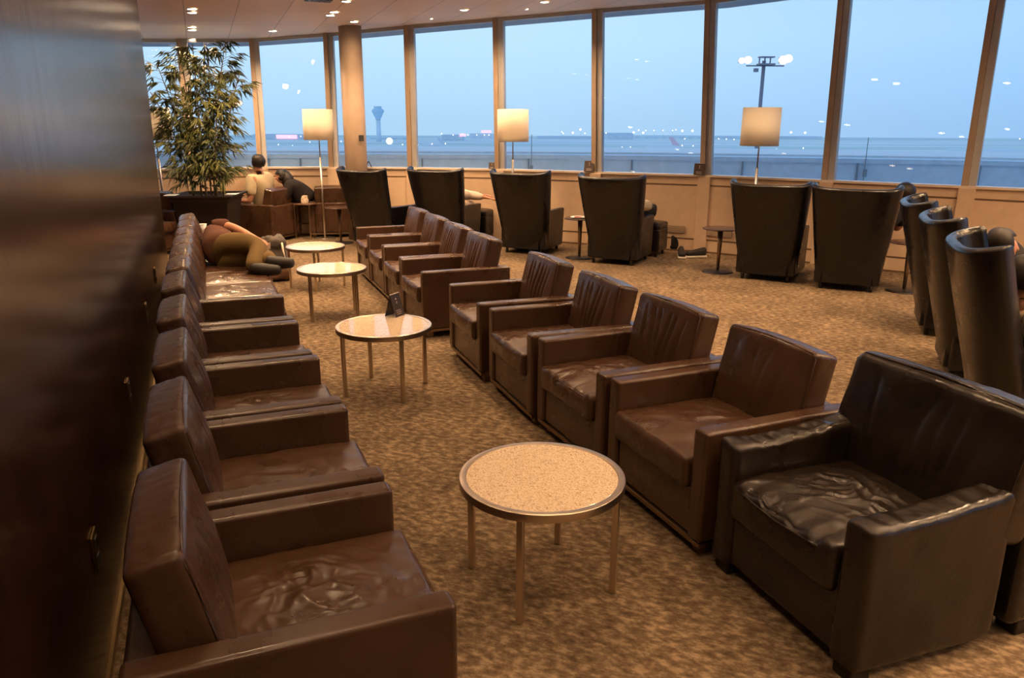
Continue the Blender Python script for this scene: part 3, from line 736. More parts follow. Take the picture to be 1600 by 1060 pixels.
# dark ceiling speaker/vent at the top edge
c=bpc(497,0); t=thing('ceiling_vent','dark rectangular ceiling vent cut by the top edge of the photo','vent',(c[0],c[1],ceilz(c[0])-.004),math.radians(21.8))
bm=bmesh.new(); box(bm,(0,0,0),(.30,.20,.01)); bmobj('vent_plate',bm,M['plastic'],t)
bm=bmesh.new()
for j in range(4): box(bm,(-.1+j*.066,0,-.007),(.02,.17,.006))
bmobj('slats',bm,M['darkmetal'],t)
# ------------------------------------------------------------------ outdoors
# canopy soffit and roof ledge / parapet
bm=bmesh.new()
for i in range(NB-1):
    na,_=outn(i); nb,_=outn(i+1); c8=[]
    for dz in (.0,.3):
        for p_ in (top[i]+na*.12,top[i+1]+nb*.12,top[i+1]+nb*.95,top[i]+na*.95): c8.append((p_.x,p_.y,ceilz(p_.x)-.01+dz))
    hexa(bm,c8)
struct('roof_canopy',bm,M['soffit'])
pp_=[(-14,12.5),(-5.7,14.3),(-2.4,14.55),(0,14.6),(2.35,14.4),(5.0,13.7),(7.6,12.9),(10.5,11.2),(13,8.5),(14.5,4),(15,-4)]
def pstrip(bm,z0,z1,w0_,w1_):
    rows=[]
    for i,(x,y) in enumerate(pp_):
        a=Vector(pp_[max(0,i-1)]); b=Vector(pp_[min(len(pp_)-1,i+1)]); t_=(b-a).normalized(); n_=Vector((-t_.y,t_.x))
        A=Vector((x,y))+n_*w0_; B=Vector((x,y))+n_*w1_
        rows.append([bm.verts.new((A.x,A.y,z0)),bm.verts.new((A.x,A.y,z1)),bm.verts.new((B.x,B.y,z1)),bm.verts.new((B.x,B.y,z0))])
    for A,B in zip(rows,rows[1:]):
        for j in range(4): bm.faces.new((A[j],A[(j+1)%4],B[(j+1)%4],B[j]))
    bm.faces.new(rows[0]); bm.faces.new(rows[-1][::-1])
t=thing('roof_parapet','grey metal roof parapet running outside all the windows','parapet',(0,0,0))
bm=bmesh.new(); pstrip(bm,-.5,1.09,0,.25); bmobj('wall_face',bm,M['parapet'],t)
bm=bmesh.new(); pstrip(bm,1.092,1.105,-.012,.0); bmobj('painted_shadow_line',bm,M['parapetdark'],t)  # dark strip painting the shade line below the parapet cap
bm=bmesh.new(); pstrip(bm,1.09,1.165,-.03,.5); bmobj('coping',bm,M['parapet'],t)
bm=bmesh.new(); pstrip(bm,1.12,1.20,.55,4.2); bmobj('outer_ledge',bm,M['roofledge'],t)
bm=bmesh.new()
for px in (660,826,987,1160,1340,1532,421,470):
    for i in range(len(pp_)-1):
        A=Vector(pp_[i]); B=Vector(pp_[i+1]); d=ray(px,260); r_=d[0]/d[1]
        fa=A.x-r_*A.y; fb=B.x-r_*B.y
        if fa<=0<fb or fb<=0<fa:
            s=fa/(fa-fb); p_=A.lerp(B,s); t_=(B-A).normalized(); box(bm,(p_.x+t_.y*.012,p_.y-t_.x*.012,.5),(.03,.03,1.2),0,1,math.atan2(t_.y,t_.x))
bmobj('panel_joints',bm,M['parapetdark'],t)
for px,py0 in ((784.5+46,210),(1354,215)):
    q=aty(px,240,14.2); z1=aty(px,py0,14.2)[2]
    t=thing('roof_antenna','thin antenna rod behind the parapet '+('right of the middle floor lamp' if px<1000 else 'in the wide pane right of centre'),'antenna',(q[0],14.1 if px<1000 else 13.3,0))
    if px>1000: q=aty(px,240,13.35); t.location=(q[0],13.35,0); z1=aty(px,py0,13.35)[2]
    else: t.location=(q[0],14.2,0)
    bm=bmesh.new(); cyl(bm,(0,0,-.2),(0,0,z1),.010,.006,8); bmobj('rod',bm,M['parapetdark'],t)
    bm=bmesh.new(); box(bm,(0,-.03,.93),(.06,.05,.13),.01,1); bmobj('mount_box',bm,M['parapetdark'],t)
bm=bmesh.new(); box(bm,(0,14,-.3),(60,9,.2)); 
bm.free()
bm=bmesh.new(); prism(bm,[(v.x+outn(i)[0].x*.14,v.y+outn(i)[0].y*.14) for i,v in enumerate(bot)]+[(15,-3.2)]+[(x,y) for x,y in pp_[::-1]],-.4,-.1); struct('roof_terrace',bm,M['parapet'])
bm=bmesh.new(); prism(bm,[(-1400,40),(1400,40),(1400,1000),(-1400,1000)],-12.5,-12); struct('ground',bm,M['airfield'])
# distant buildings on the horizon
def far(px0,px1,py0,Y,label,m,name='airport_building',cat='building',red=None):
    a=aty(px0,py0,Y); b=aty(px1,py0,Y); cx=(a[0]+b[0])/2; w=b[0]-a[0]; ztop=(a[2]+b[2])/2; h=ztop+12
    t=thing(name,label,cat,(cx,Y,-12))
    bm=bmesh.new(); box(bm,(0,15,h/2),(w,30,h)); bmobj('block',bm,m,t)
    bm=bmesh.new()
    nwin=max(3,int(w/9))
    for k in range(nwin): box(bm,(-w/2+w*(k+.5)/nwin,-.3,h*.42),(w/nwin*.45,.6,h*.18))
    bmobj('window_band',bm,M['hazeblue2'] if m is M['hazeblue'] else M['hazeblue'],t)
    if red:
        x0=aty(red[0],py0,Y)[0]-cx; x1=aty(red[1],py0,Y)[0]-cx; bm=bmesh.new(); box(bm,((x0+x1)/2,-.6,h+red[2]),(x1-x0,1.2,red[3])); bmobj('lit_sign',bm,M['farred'],t)
    return t
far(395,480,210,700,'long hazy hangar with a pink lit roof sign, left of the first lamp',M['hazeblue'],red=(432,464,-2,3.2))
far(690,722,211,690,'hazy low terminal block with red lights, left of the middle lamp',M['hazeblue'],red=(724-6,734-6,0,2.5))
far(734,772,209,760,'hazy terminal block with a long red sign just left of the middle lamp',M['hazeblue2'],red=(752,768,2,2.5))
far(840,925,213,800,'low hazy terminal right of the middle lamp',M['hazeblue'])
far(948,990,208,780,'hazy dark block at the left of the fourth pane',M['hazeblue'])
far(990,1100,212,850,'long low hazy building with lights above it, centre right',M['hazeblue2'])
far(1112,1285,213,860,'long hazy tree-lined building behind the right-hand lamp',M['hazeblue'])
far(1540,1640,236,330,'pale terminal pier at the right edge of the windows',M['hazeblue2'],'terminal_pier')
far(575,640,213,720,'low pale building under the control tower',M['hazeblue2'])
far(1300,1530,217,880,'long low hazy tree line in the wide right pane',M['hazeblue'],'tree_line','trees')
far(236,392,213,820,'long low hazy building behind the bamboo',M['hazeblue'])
# control tower
Y=640; c=aty(592,214,Y); k_=Y/F*1.03
def hz(py): return aty(592,py,Y)[2]+12
t=thing('control_tower','pale blue airport control tower in the haze right of the column','control tower',(c[0],Y,-12))
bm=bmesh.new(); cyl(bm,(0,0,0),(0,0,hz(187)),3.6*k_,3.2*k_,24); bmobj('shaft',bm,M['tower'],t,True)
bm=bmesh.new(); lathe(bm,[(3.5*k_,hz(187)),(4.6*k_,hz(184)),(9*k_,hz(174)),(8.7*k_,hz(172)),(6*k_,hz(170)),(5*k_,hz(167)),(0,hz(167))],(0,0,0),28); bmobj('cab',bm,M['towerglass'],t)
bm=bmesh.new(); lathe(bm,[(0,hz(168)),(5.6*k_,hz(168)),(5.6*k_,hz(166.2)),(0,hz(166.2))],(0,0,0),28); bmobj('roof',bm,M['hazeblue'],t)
# round white lit sign near the tower
c=aty(608.5,220.5,560); t=thing('lit_round_sign','round glowing white sign low beside the control tower','sign',(c[0],c[1],-12)); bm=bmesh.new(); lathe(bm,[(0,-.5),(2.2,-.5),(2.2,.5),(0,.5)],(0,0,0),28); bmesh.ops.transform(bm,matrix=Matrix.Translation((0,0,c[2]+12))@Matrix.Rotation(PI/2,4,'X'),verts=bm.verts); bmobj('disc',bm,M['farwhite'],t)
bm=bmesh.new(); cyl(bm,(0,0,0),(0,0,c[2]+10),.5,.5,8); bmobj('post',bm,M['hazeblue'],t)
# aircraft tails
def plane(px,py,Y,s,label,m):
    c=aty(px,py,Y); t=thing('airliner',label,'aircraft',(c[0],c[1],-12),0)
    bm=bmesh.new(); L=18*s; vs=sph(bm,(-L*.3,0,3.2*s),(L*.75,2*s,2*s),None,20); bmobj('fuselage',bm,M['airwhite'],t,True)
    bm=bmesh.new(); hexa(bm,[(2.5*s,-.3*s,4.5*s),(8.5*s,-.3*s,4.5*s),(8.5*s,.3*s,4.5*s),(2.5*s,.3*s,4.5*s),(-1.5*s,-.2*s,11*s),(1.5*s,-.2*s,11*s),(1.5*s,.2*s,11*s),(-1.5*s,.2*s,11*s)][:8]); bmobj('tail_fin',bm,m,t)
    bm=bmesh.new(); hexa(bm,[(-6*s,-14*s,2.6*s),(-3*s,-14*s,2.6*s),(2*s,14*s,2.6*s),(-4*s,14*s,2.6*s),(-6*s,-14*s,3*s),(-3*s,-14*s,3*s),(2*s,14*s,3*s),(-4*s,14*s,3*s)]); bmobj('wings',bm,M['airwhite'],t)
    bm=bmesh.new()
    for x,y in ((-9,0),(-1,2),(-1,-2)): cyl(bm,(x*s,y*s,0),(x*s,y*s,2*s),.4*s,.4*s,8)
    bmobj('landing_gear',bm,M['hazeblue'],t)
plane(1046,236,430,.7,'small white airliner with a reddish tail on the apron, fourth pane',M['airred'])
plane(685,234,470,.55,'tiny distant airliner with a blue tail, pane left of the middle lamp',M['hazeblue'])
# service light poles
LPX=[(690,209),(708,211),(722,210),(731,211),(745,211),(757,211),(764,211),(653,226),(675,225),(696,224.5),(895,207.5),(907,202.5),(914,208.5),(878,206),(880,208.5),(947,208),(998,203.5),(1009,204),(1022,204),(1036,204),(1051,204),(1056,203),(1066,204.5),(1082,204.5),(1066,227.5),(1083,228),(1236,207),(1258,207.5),(1255,231.5),(1256,237),(1213,233),(1234,234),(1123,217),(1135,217.5),(1147,218),(1536.5,216),(1593.5,217),(452,214),(470,213),(435,226),(420,229),(457,228),(484,222),(533,221),(540,223),(629,226),(1165,240),(1219,241),(990,207),(1005,207.5),(1070,217),(985,230),(972,230),(864,233)]
bm=bmesh.new(); sph(bm,(0,0,0),(.75,.75,.75),None,12); lm_=bpy.data.meshes.new('lamp_head'); bm.to_mesh(lm_); bm.free(); lm_.materials.append(M['farlight'])
bm=bmesh.new(); cyl(bm,(0,0,-1),(0,0,0),.12,.08,6); pm_=bpy.data.meshes.new('pole'); bm.to_mesh(pm_); bm.free(); pm_.materials.append(M['hazeblue2'])
for (px,py) in LPX:
    Y=640 if py<222 else 420
    c=aty(px,py,Y); hgt=c[2]+12
    if hgt<1.5: Y=380; c=aty(px,py,Y); hgt=max(1.2,c[2]+12)
    t=thing('airfield_light','distant airfield lamp glowing on a pole in the dusk haze','light',(c[0],c[1],-12),0,'airfield lamps along the horizon')
    s=1 if py not in (207,207.5,202.5,204.5,240,241) else 1.7
    a=bpy.data.objects.new('lamp_head',lm_); COL.objects.link(a); a.parent=t; a.location=(0,0,hgt); a.scale=(s*.62*Y/640,)*3
    if py in (240,241): a.scale=(2.0,1,.7)
    b=bpy.data.objects.new('pole',pm_); COL.objects.link(b); b.parent=t; b.location=(0,0,hgt); b.scale=(1,1,hgt)
# floodlight masts
def mast(px,Y,pyt,label,s=1.0):
    c=aty(px,pyt,Y); t=thing('floodlight_mast',label,'light mast',(c[0],Y,-12)); h=c[2]+12; u=Y/F
    bm=bmesh.new(); cyl(bm,(0,0,0),(0,0,h),3.4*u*s,2.6*u*s,16); bmobj('pole',bm,M['mast'],t,True)
    bm=bmesh.new(); cyl(bm,(-26*u*s,0,h-7*u*s),(30*u*s,0,h-7*u*s),1.0*u,1.0*u,8); box(bm,(3*u*s,0,h-5*u*s),(24*u*s,14*u*s,2.2*u*s)); box(bm,(3*u*s,0,h+5*u*s),(22*u*s,12*u*s,1.6*u*s))
    for x in (-7,1,9): box(bm,(x*u*s,0,h),(1.6*u*s,1.6*u*s,12*u*s))
    bmobj('headframe',bm,M['mast'],t)
    for x,z,r_ in ((-33,0,4.5),(-24,1,5.5),(28,1,6.5),(35,3,6.0),(-10,-13,4)):
        bm=bmesh.new(); box(bm,(x*u*s,3*u,h+z*u*s),(r_*1.6*u*s,5*u*s,r_*1.3*u*s),.02,1); hd=bmobj('floodlight',bm,M['mast'],t)
        if z>-5:
            bm=bmesh.new(); sph(bm,(x*u*s,-.5*u,h+z*u*s),(r_*1.1*u*s,2.4*u*s,r_*.95*u*s),None,14); bmobj('lens',bm,M['floodlens'],hd)  # lens made larger than its housing to imitate glow by shape
mast(1194,62,95,'tall floodlight mast with two bright orange lamps, right-hand pane')
mast(352,80,163,'floodlight mast shining orange through the bamboo',.62)
# ------------------------------------------------------------------ bamboo in planter
bx,by=-4.22,10.72
t=thing('potted_bamboo','tall leafy potted bamboo in a dark flared planter','plant',(bx,by,0),math.radians(4))
PH=.765
bm=bmesh.new()
def sq(hw,z): return [bm.verts.new((sx*hw,sy*hw,z)) for sx,sy in ((-1,-1),(1,-1),(1,1),(-1,1))]
prof=[(.27,0),(.285,.02),(.345,.58),(.355,.66),(.38,.72),(.43,.74),(.43,PH),(.39,PH),(.36,.70),(.35,.66)]
rs=[sq(a,z) for a,z in prof]
bm.faces.new(rs[0][::-1])
for A,B in zip(rs,rs[1:]):
    for i in range(4): bm.faces.new((A[i],A[(i+1)%4],B[(i+1)%4],B[i]))
bm.faces.new(rs[-1]); bmobj('planter',bm,M['planter'],t)
bm=bmesh.new(); box(bm,(0,0,.70),(.69,.69,.05)); bmobj('soil',bm,M['soil'],t)
rnd=random.Random(11)
fol=bmesh.new(); LC=[0]
def leaf(p,d,L,w):
    d=d.normalized(); s=d.cross(Vector((0,0,1)));
    if s.length<.1: s=Vector((1,0,0))
    s.normalize(); s=(s+Vector((rnd.uniform(-.5,.5),rnd.uniform(-.5,.5),rnd.uniform(-.5,.5)))).normalized()
    a=fol.verts.new(p); b=fol.verts.new(p+d*L*.35+s*w-Vector((0,0,.01))); c=fol.verts.new(p+d*L-Vector((0,0,L*.25))); e=fol.verts.new(p+d*L*.35-s*w-Vector((0,0,.01)))
    m_=fol.verts.new(p+d*L*.4+Vector((0,0,.004)))
    fol.faces.new((a,b,m_)); fol.faces.new((a,m_,e)); fol.faces.new((b,c,m_)); fol.faces.new((m_,c,e)); LC[0]+=1
stems=[(-.18,-.02,2.45,-.30,0),(-.10,.05,2.62,-.10,.02),(.0,-.06,2.70,.02,.0),(.08,.06,2.55,.08,.05),(.14,-.05,2.72,.30,0),(.2,.05,2.35,.38,-.05),(-.22,.08,2.1,-.42,.0),(.05,.0,2.72,.10,0)]
for si,(x,y,h,lx,ly) in enumerate(stems):
    bm=bmesh.new(); pts=[]
    for k in range(14):
        s=k/13; pts.append(Vector((x+lx*s**1.8,y+ly*s**1.5,.70+(h-.70)*s)))
    tube(bm,pts,[.013*(1-.7*k/13)+.002*(k%2) for k in range(14)],7); 
    nb=52
    for k in range(nb):
        s=.12+.88*k/nb; q=s*13; i=min(12,int(q)); p=pts[i].lerp(pts[i+1],q-i)
        an=rnd.uniform(0,2*PI); ln=rnd.uniform(.14,.40)*(1.1-.45*s); d=Vector((math.cos(an),math.sin(an)*.8,rnd.uniform(.0,.7)))
        bp_=[p,p+d*ln*.5,p+d*ln+Vector((0,0,-.10*ln))]
        tube(bm,bp_,[.003,.002,.001],4)
        for j in range(rnd.randint(7,12)):
            r_=rnd.uniform(.3,1.05); b0=p+d*ln*r_-Vector((0,0,.10*ln*r_*r_)); dd=Vector((d.x+rnd.uniform(-.8,.8),d.y+rnd.uniform(-.8,.8),rnd.uniform(-1.0,.15)))
            leaf(b0,dd,rnd.uniform(.10,.19),rnd.uniform(.009,.015))
    bmobj('stem',bm,M['stem'],t,True)
bmobj('foliage',fol,M['leaf'],t)
# ------------------------------------------------------------------ people
def skinmesh(name,chains,m,parent,root=0,sub=2):
    kk={'body':1.12,'shirt':1.32,'jacket':1.32,'trousers':1.25,'shorts':1.25}.get(name,1.25)
    """chains: list of lists of (point, radius or (rx,ry)); points closer than 1 mm are shared."""
    V=[];R=[];E=[]
    def vid(p,r):
        p=Vector(p)
        for i,q in enumerate(V):
            if (q-p).length<.001: return i
        V.append(p); R.append(r if isinstance(r,(tuple,list)) else (r,r)); return len(V)-1
    for c in chains:
        ids=[vid(p,r) for p,r in c]
        E+=[(a,b) for a,b in zip(ids,ids[1:]) if a!=b]
    me=bpy.data.meshes.new(name); me.from_pydata([tuple(v) for v in V],E,[]); me.update()
    o=bpy.data.objects.new(name,me); COL.objects.link(o); o.parent=parent
    sm=o.modifiers.new('skin','SKIN'); sm.use_smooth_shade=True; sm.branch_smoothing=.3
    if not me.skin_vertices: pass
    for i,r in enumerate(R): me.skin_vertices[0].data[i].radius=(r[0]*kk,r[1]*kk)
    for i in range(len(V)): me.skin_vertices[0].data[i].use_root=(i==root)
    ss=o.modifiers.new('sub','SUBSURF'); ss.levels=sub; ss.render_levels=sub
    me.materials.append(m); return o
def person(label,J,top_m,leg_m,hair='short',head_dir=(0,1,0),shoes=True,bare=False,k=1.0,sleeve=.45,hair_m=None,shoe_m=None,legs_skin=False,topk=1.0):
    """J: joints pelvis, chest, neck, head, and L/R shoulder elbow hand hip knee ankle toe."""
    t=thing('person',label,'person',(J['pelvis'][0],J['pelvis'][1],0))
    o0=Vector((J['pelvis'][0],J['pelvis'][1],0)); J={a:Vector(b)-o0 for a,b in J.items()}
    pe,ch,ne,he=J['pelvis'],J['chest'],J['neck'],J['head']
    mid=(pe+ch)/2; hd=Vector(head_dir).normalized(); up=(he-ne).normalized(); up=(up+Vector((0,0,2.0 if he.z-pe.z>.2 else 0))).normalized()
    ch_=[[(pe,.066),(mid,.085),(ch,.108),(ne,.052),(ne.lerp(he,.35),.055),(he-up*.045+hd*.02,.068),(he+up*.02,.082),(he+up*.085,.062)]]
    ch_.append([(he-up*.02,.080) if 0 else (he+up*.02,.082),(he+hd*.078-up*.005,.022),(he+hd*.10-up*.018,.011)])
    for s in 'LR':
        sh,el,ha=J[s+'shoulder'],J[s+'elbow'],J[s+'hand']; hi,kn,an,to=J[s+'hip'],J[s+'knee'],J[s+'ankle'],J[s+'toe']
        ch_.append([(ch,.108),(sh,.050),(sh.lerp(el,.5),.050),(el,.040),(el.lerp(ha,.5),.036),(ha,.026)])
        hdv=(ha-el).normalized(); sd=hdv.cross(Vector((0,0,1))); sd=sd.normalized() if sd.length>.1 else Vector((1,0,0))
        pm=ha+hdv*.055; ch_.append([(ha,.026),(pm,(.036,.018))])
        for f_,(off,L) in enumerate(((-.03,.066),(-.01,.078),(.01,.074),(.028,.058))):
            b0=pm+hdv*.035+sd*off; ch_.append([(pm,(.036,.018)),(b0,.009),(b0+hdv*L*.5-Vector((0,0,.008)),.0085),(b0+hdv*L*.85-Vector((0,0,.03)),.007)])
        ch_.append([(ha,.026),(ha+hdv*.035+sd*.04*(1 if s=='L' else -1),.011),(ha+hdv*.07+sd*.058*(1 if s=='L' else -1)-Vector((0,0,.01)),.009)])
        ch_.append([(pe,.066),(hi,.062),(hi.lerp(kn,.5),.070),(kn,.058),(kn.lerp(an,.35),.056),(an,.036),(an.lerp(to,.55)-Vector((0,0,.01)),.036),(to,.024)])
    skinmesh('body',ch_,M['skin'],t)
    # shirt
    c=[[(pe+(pe-mid)*.45,.12),(pe,.143),(mid,.14),(ch,.150),(ch.lerp(ne,.86),.072)]]
    for s in 'LR':
        sh,el,ha=J[s+'shoulder'],J[s+'elbow'],J[s+'hand']
        if sleeve>.8: c.append([(ch,.150),(sh,.078),(sh.lerp(el,.5),.064),(el,.054),(el.lerp(ha,.5),.048),(el.lerp(ha,.92),.036)])
        else: c.append([(ch,.150),(sh,.078),(sh.lerp(el,.45),.066),(sh.lerp(el,.8),.060)])
    skinmesh('jacket' if sleeve>.8 else 'shirt',c,top_m,t)
    c=[[(mid.lerp(pe,.6),.140),(pe,.148)]]
    for s in 'LR':
        hi,kn,an=J[s+'hip'],J[s+'knee'],J[s+'ankle']; end=1.1 if not legs_skin else .0
        if legs_skin: c.append([(pe,.148),(hi,.115),(hi.lerp(kn,.6),.094)])
        else: c.append([(pe,.148),(hi,.112),(hi.lerp(kn,.5),.094),(kn,.075),(kn.lerp(an,.4),.070),(kn.lerp(an,end),.058)])
    skinmesh('trousers' if not legs_skin else 'shorts',c,leg_m,t,1)
    if shoes:
        for s in 'LR':
            an,to=J[s+'ankle'],J[s+'toe']; c=[[(an-(to-an)*.18,.046),(an.lerp(to,.5)-Vector((0,0,.012)),.050),(an.lerp(to,1.18),.036)]]
            skinmesh('shoe',c,shoe_m or M['shoe'],t)
    # hair
    zq=up.to_track_quat('Z','Y').to_matrix().to_4x4()
    bm=bmesh.new(); vs=sph(bm,(0,0,0),(.100,.108,.108),None,20)
    bmesh.ops.transform(bm,matrix=Matrix.Translation(he+up*.030-hd*.018)@zq,verts=bm.verts)
    dele=[v for v in bm.verts if (v.co-he).dot(hd)>.055 and (v.co-he).dot(up)<.075 or (v.co-he).dot(up)<-.05]
    bmesh.ops.delete(bm,geom=dele,context='VERTS')
    if hair=='long':
        tube(bm,[he+up*.06-hd*.05,he-up*.02-hd*.07,he-up*.14-hd*.075,he-up*.27-hd*.07],[.085,.10,.09,.05],12)
    for v in bm.verts: v.co+=Vector((noise.noise(v.co*30),noise.noise(v.co*30+Vector((5,0,0))),noise.noise(v.co*30+Vector((0,7,0)))))*.006
    hh=bmobj('hair',bm,hair_m or M['hair'],t,True); so=hh.modifiers.new('thick','SOLIDIFY'); so.thickness=.008
    # ears
    return t
def seated(px_origin,az,seat=.45,lean=.0,side=0,hands='lap',knee_h=None,feet_fwd=.42,scale=1.0,twist=0):
    a=math.radians(az); f=Vector((math.sin(a),math.cos(a),0)); r=Vector((math.cos(a),-math.sin(a),0)); u=Vector((0,0,1)); o=Vector((px_origin[0],px_origin[1],0))
    k=scale
    L=lambda x,y,z:o+(r*x+f*y)*k+u*z
    J={}
    J['pelvis']=L(0,0,seat+.10); J['chest']=L(side*.30,lean*.36,seat+.10+.34*k); J['neck']=L(side*.44,lean*.56,seat+.10+.46*k); J['head']=L(side*.52,lean*.72+.02,seat+.10+.61*k)
    for s,m in (('L',-1),('R',1)):
        J[s+'shoulder']=J['chest'].lerp(J['neck'],.55)+r*m*.205*k
        J[s+'elbow']=J[s+'shoulder']+r*m*.07-u*.24+f*.10
        J[s+'hand']=J[s+'elbow']+f*.20-r*m*.10-u*.02
        J[s+'hip']=J['pelvis']+r*m*.09+f*.05-u*.01
        J[s+'knee']=J[s+'hip']+f*.40+u*.03+r*m*.03
        J[s+'ankle']=L(m*.12,feet_fwd+.08,.09); J[s+'toe']=L(m*.13,feet_fwd+.24,.05)
    return J,f,r,u
def slouch(J,f,u):
    p0=J['pelvis'].copy()
    for k_ in ('pelvis','Lhip','Rhip'): J[k_]+=f*.12-u*.03
    J['chest']=p0-f*.06+u*.17; J['neck']=p0-f*.15+u*.26; J['head']=p0-f*.15+u*.36
    r=Vector((f.y,-f.x,0))
    for s_,m in (('L',-1),('R',1)): J[s_+'shoulder']=J['chest'].lerp(J['neck'],.5)+r*m*.18
# armchair with the man in beige, its partner, and the woman
b1a=Vector(bp(425,378,.03)); b1b=Vector(bp(477,366,.03)); t_=(b1b-b1a).normalized(); bd=Vector((t_.y,-t_.x)) # back direction
cc=(b1a+t_*.385)-bd*(CD/2-.02)
B1=place(protoC,False,(cc.x,cc.y,0),math.atan2(-bd.x,bd.y),'brown leather armchair seen from behind with the man in beige in it','brown leather armchairs by the windows')
B1c=cc
cc2=Vector((-2.72,12.05)) 
q=aty(515,320,11.75)
az1=math.degrees(math.atan2(-bd.x,-bd.y))
J,f,r,u=seated((cc.x-bd.x*.02,cc.y-bd.y*.02),az1,.42,-.05,-.15)
J['Lelbow']=Vector((cc.x,cc.y,0))-Vector((t_.x,t_.y,0))*.33+Vector((0,0,.60)); J['Lhand']=J['Lelbow']+f*.24+r*.02
person('man with short dark hair in a beige t-shirt, seen from behind left of the lamp',J,M['beige_cloth'],M['grey_cloth'],head_dir=tuple(f))
wq=Vector(aty(452,300,12.15)[:2])
# companion armchair right of the small table
B2=place(protoB,False,(aty(512,330,11.30)[0]+.16,12.02-.0,0),math.atan2(-bd.x,bd.y)+math.radians(-62),'brown leather armchair behind the first floor lamp, beside the small square table','brown leather armchairs by the windows')
B2.location=(aty(520,330,12.1)[0]+.02,12.45-.1,0); B2.location.y=12.2
# side table (square, tall legs) between them
q=Vector(aty(482,318,11.8)[:2])
t=thing('side_table','square side table with thin metal legs between the two armchairs left of the first lamp','side table',(q.x,q.y+.02,0),math.atan2(t_.y,t_.x))
bm=bmesh.new(); box(bm,(0,0,.525),(.42,.28,.02),.003,1); bmobj('tabletop',bm,plain('table_wood',(.12,.07,.045),.3),t)
for sx in (-1,1):
    for sy in (-1,1):
        bm=bmesh.new(); box(bm,(sx*.2,sy*.13,.258),(.014,.014,.515)); bmobj('leg',bm,M['nickel'],t)
tq=q
t=thing('paper_bag','small crumpled cream paper bag on the square side table','paper bag',(q.x-.05,q.y-.02,.535),.4)
def bagf(p,nn,s):
    q_=Vector(p); q_.x*=1-.25*max(0,s.z); q_+=nn*.012*noise.noise(Vector((p.x*30,p.y*30,p.z*30))); return q_
c=cushion('bag',(.11,.08,.12),.012,(12,8,12),bagf,M['cream_cloth'],t); c.location=(0,0,.058)
# woman leaning in
wx=aty(462,300,12.0); J,f,r,u=seated((wx[0]+.18,11.62),az1,.42,.0,0)
base=Vector((0,0,0))
hd=Vector(aty(441,277,11.75)); pel=Vector((aty(478,325,11.85)[0],11.92,.58))
hd=Vector(aty(440,275,11.85)); J={}
J['pelvis']=pel; J['head']=hd-Vector((0,0,.03)); J['neck']=hd.lerp(pel,.24); J['chest']=hd.lerp(pel,.5)+Vector((0,0,.03))
fl=(Vector((hd.x-pel.x,hd.y-pel.y,0))).normalized(); sr=Vector((fl.y,-fl.x,0))
for s,m in (('L',-1),('R',1)):
    J[s+'shoulder']=J['chest'].lerp(J['neck'],.5)+sr*m*.15-Vector((0,0,.02)); J[s+'elbow']=J[s+'shoulder']+fl*.12-Vector((0,0,.22))+sr*m*.03; J[s+'hand']=J[s+'elbow']+fl*.2+Vector((0,0,.02))
    J[s+'hip']=pel+sr*m*.09; J[s+'knee']=pel+Vector((.0,.36,.0))+sr*m*.09; J[s+'ankle']=Vector((J[s+'knee'].x,J[s+'knee'].y+.05,.09)); J[s+'toe']=J[s+'ankle']+Vector((-.02,.13,-.04))
person('woman with long dark hair in a black jacket leaning towards the man in beige',J,M['black_cloth'],M['black_cloth'],'long',tuple(fl),sleeve=.9)
# sleeper on the armless seats
def bench(s,back,z):   # s along the wall from the camera, back = toward the wall from the seat front
    a=math.radians(BA); b=(-math.cos(a),math.sin(a))
    return Vector((-1.470+fx*s+b[0]*back,4.885+fy*s+b[1]*back,z))
J={'pelvis':bench(2.42,.36,.58),'chest':bench(2.82,.40,.60),'neck':bench(3.02,.38,.58),'head':bench(3.18,.34,.56)}
J['Lshoulder']=bench(2.90,.40,.74); J['Rshoulder']=bench(2.90,.30,.50)
J['Lelbow']=bench(2.72,.24,.74); J['Lhand']=bench(2.52,.06,.66); J['Relbow']=bench(2.75,.10,.49); J['Rhand']=bench(2.55,.03,.50)
J['Lhip']=bench(2.38,.36,.68); J['Rhip']=bench(2.38,.34,.52); J['Lknee']=bench(2.20,.03,.62); J['Rknee']=bench(2.28,-.02,.50)
J['Lankle']=bench(1.86,.12,.49); J['Rankle']=bench(1.92,-.02,.53); J['Ltoe']=bench(1.80,-.08,.47); J['Rtoe']=bench(1.84,-.20,.52)
person('person in olive trousers and brown shirt curled up asleep on the armless seats',J,M['rust'],M['olive'],'short',tuple(-Vector((fx,fy,0)).cross(Vector((0,0,1)))*-1),shoe_m=M['shoe'])
# backpack on the floor beside the sleeper
x,y=bp(424,440); t=thing('backpack','bulging grey-brown backpack on the floor beside the sleeping person','backpack',(x-.02,y+.16,0),math.radians(25))
def pf(p,nn,s):
    q_=Vector(p); q_.x*=1-.22*max(0,s.z); q_.y*=1-.2*max(0,s.z); q_+=nn*(.03*noise.noise(Vector((p.x*7,p.y*7,p.z*7)))+.012*noise.noise(Vector((p.x*22,p.y*22,p.z*22)))); return q_
c=cushion('main_bag',(.36,.28,.48),.07,(24,18,28),pf,M['pack'],t); c.location=(0,0,.245)
c=cushion('front_pocket',(.26,.10,.20),.04,(14,8,12),pf,M['packbrown'],t); c.location=(.02,-.17,.12)
bm=bmesh.new()
for sx in (-.1,.1): tube(bm,[(sx,-.13,.42),(sx,-.19,.34),(sx*1.2,-.21,.22),(sx*1.3,-.15,.08)],.011,8)
bmobj('straps',bm,M['cream_cloth'],t,True)
bm=bmesh.new(); box(bm,(-.06,-.17,.40),(.06,.006,.07),0,1,.2,.2); bmobj('luggage_tag',bm,M['cream_cloth'],t)
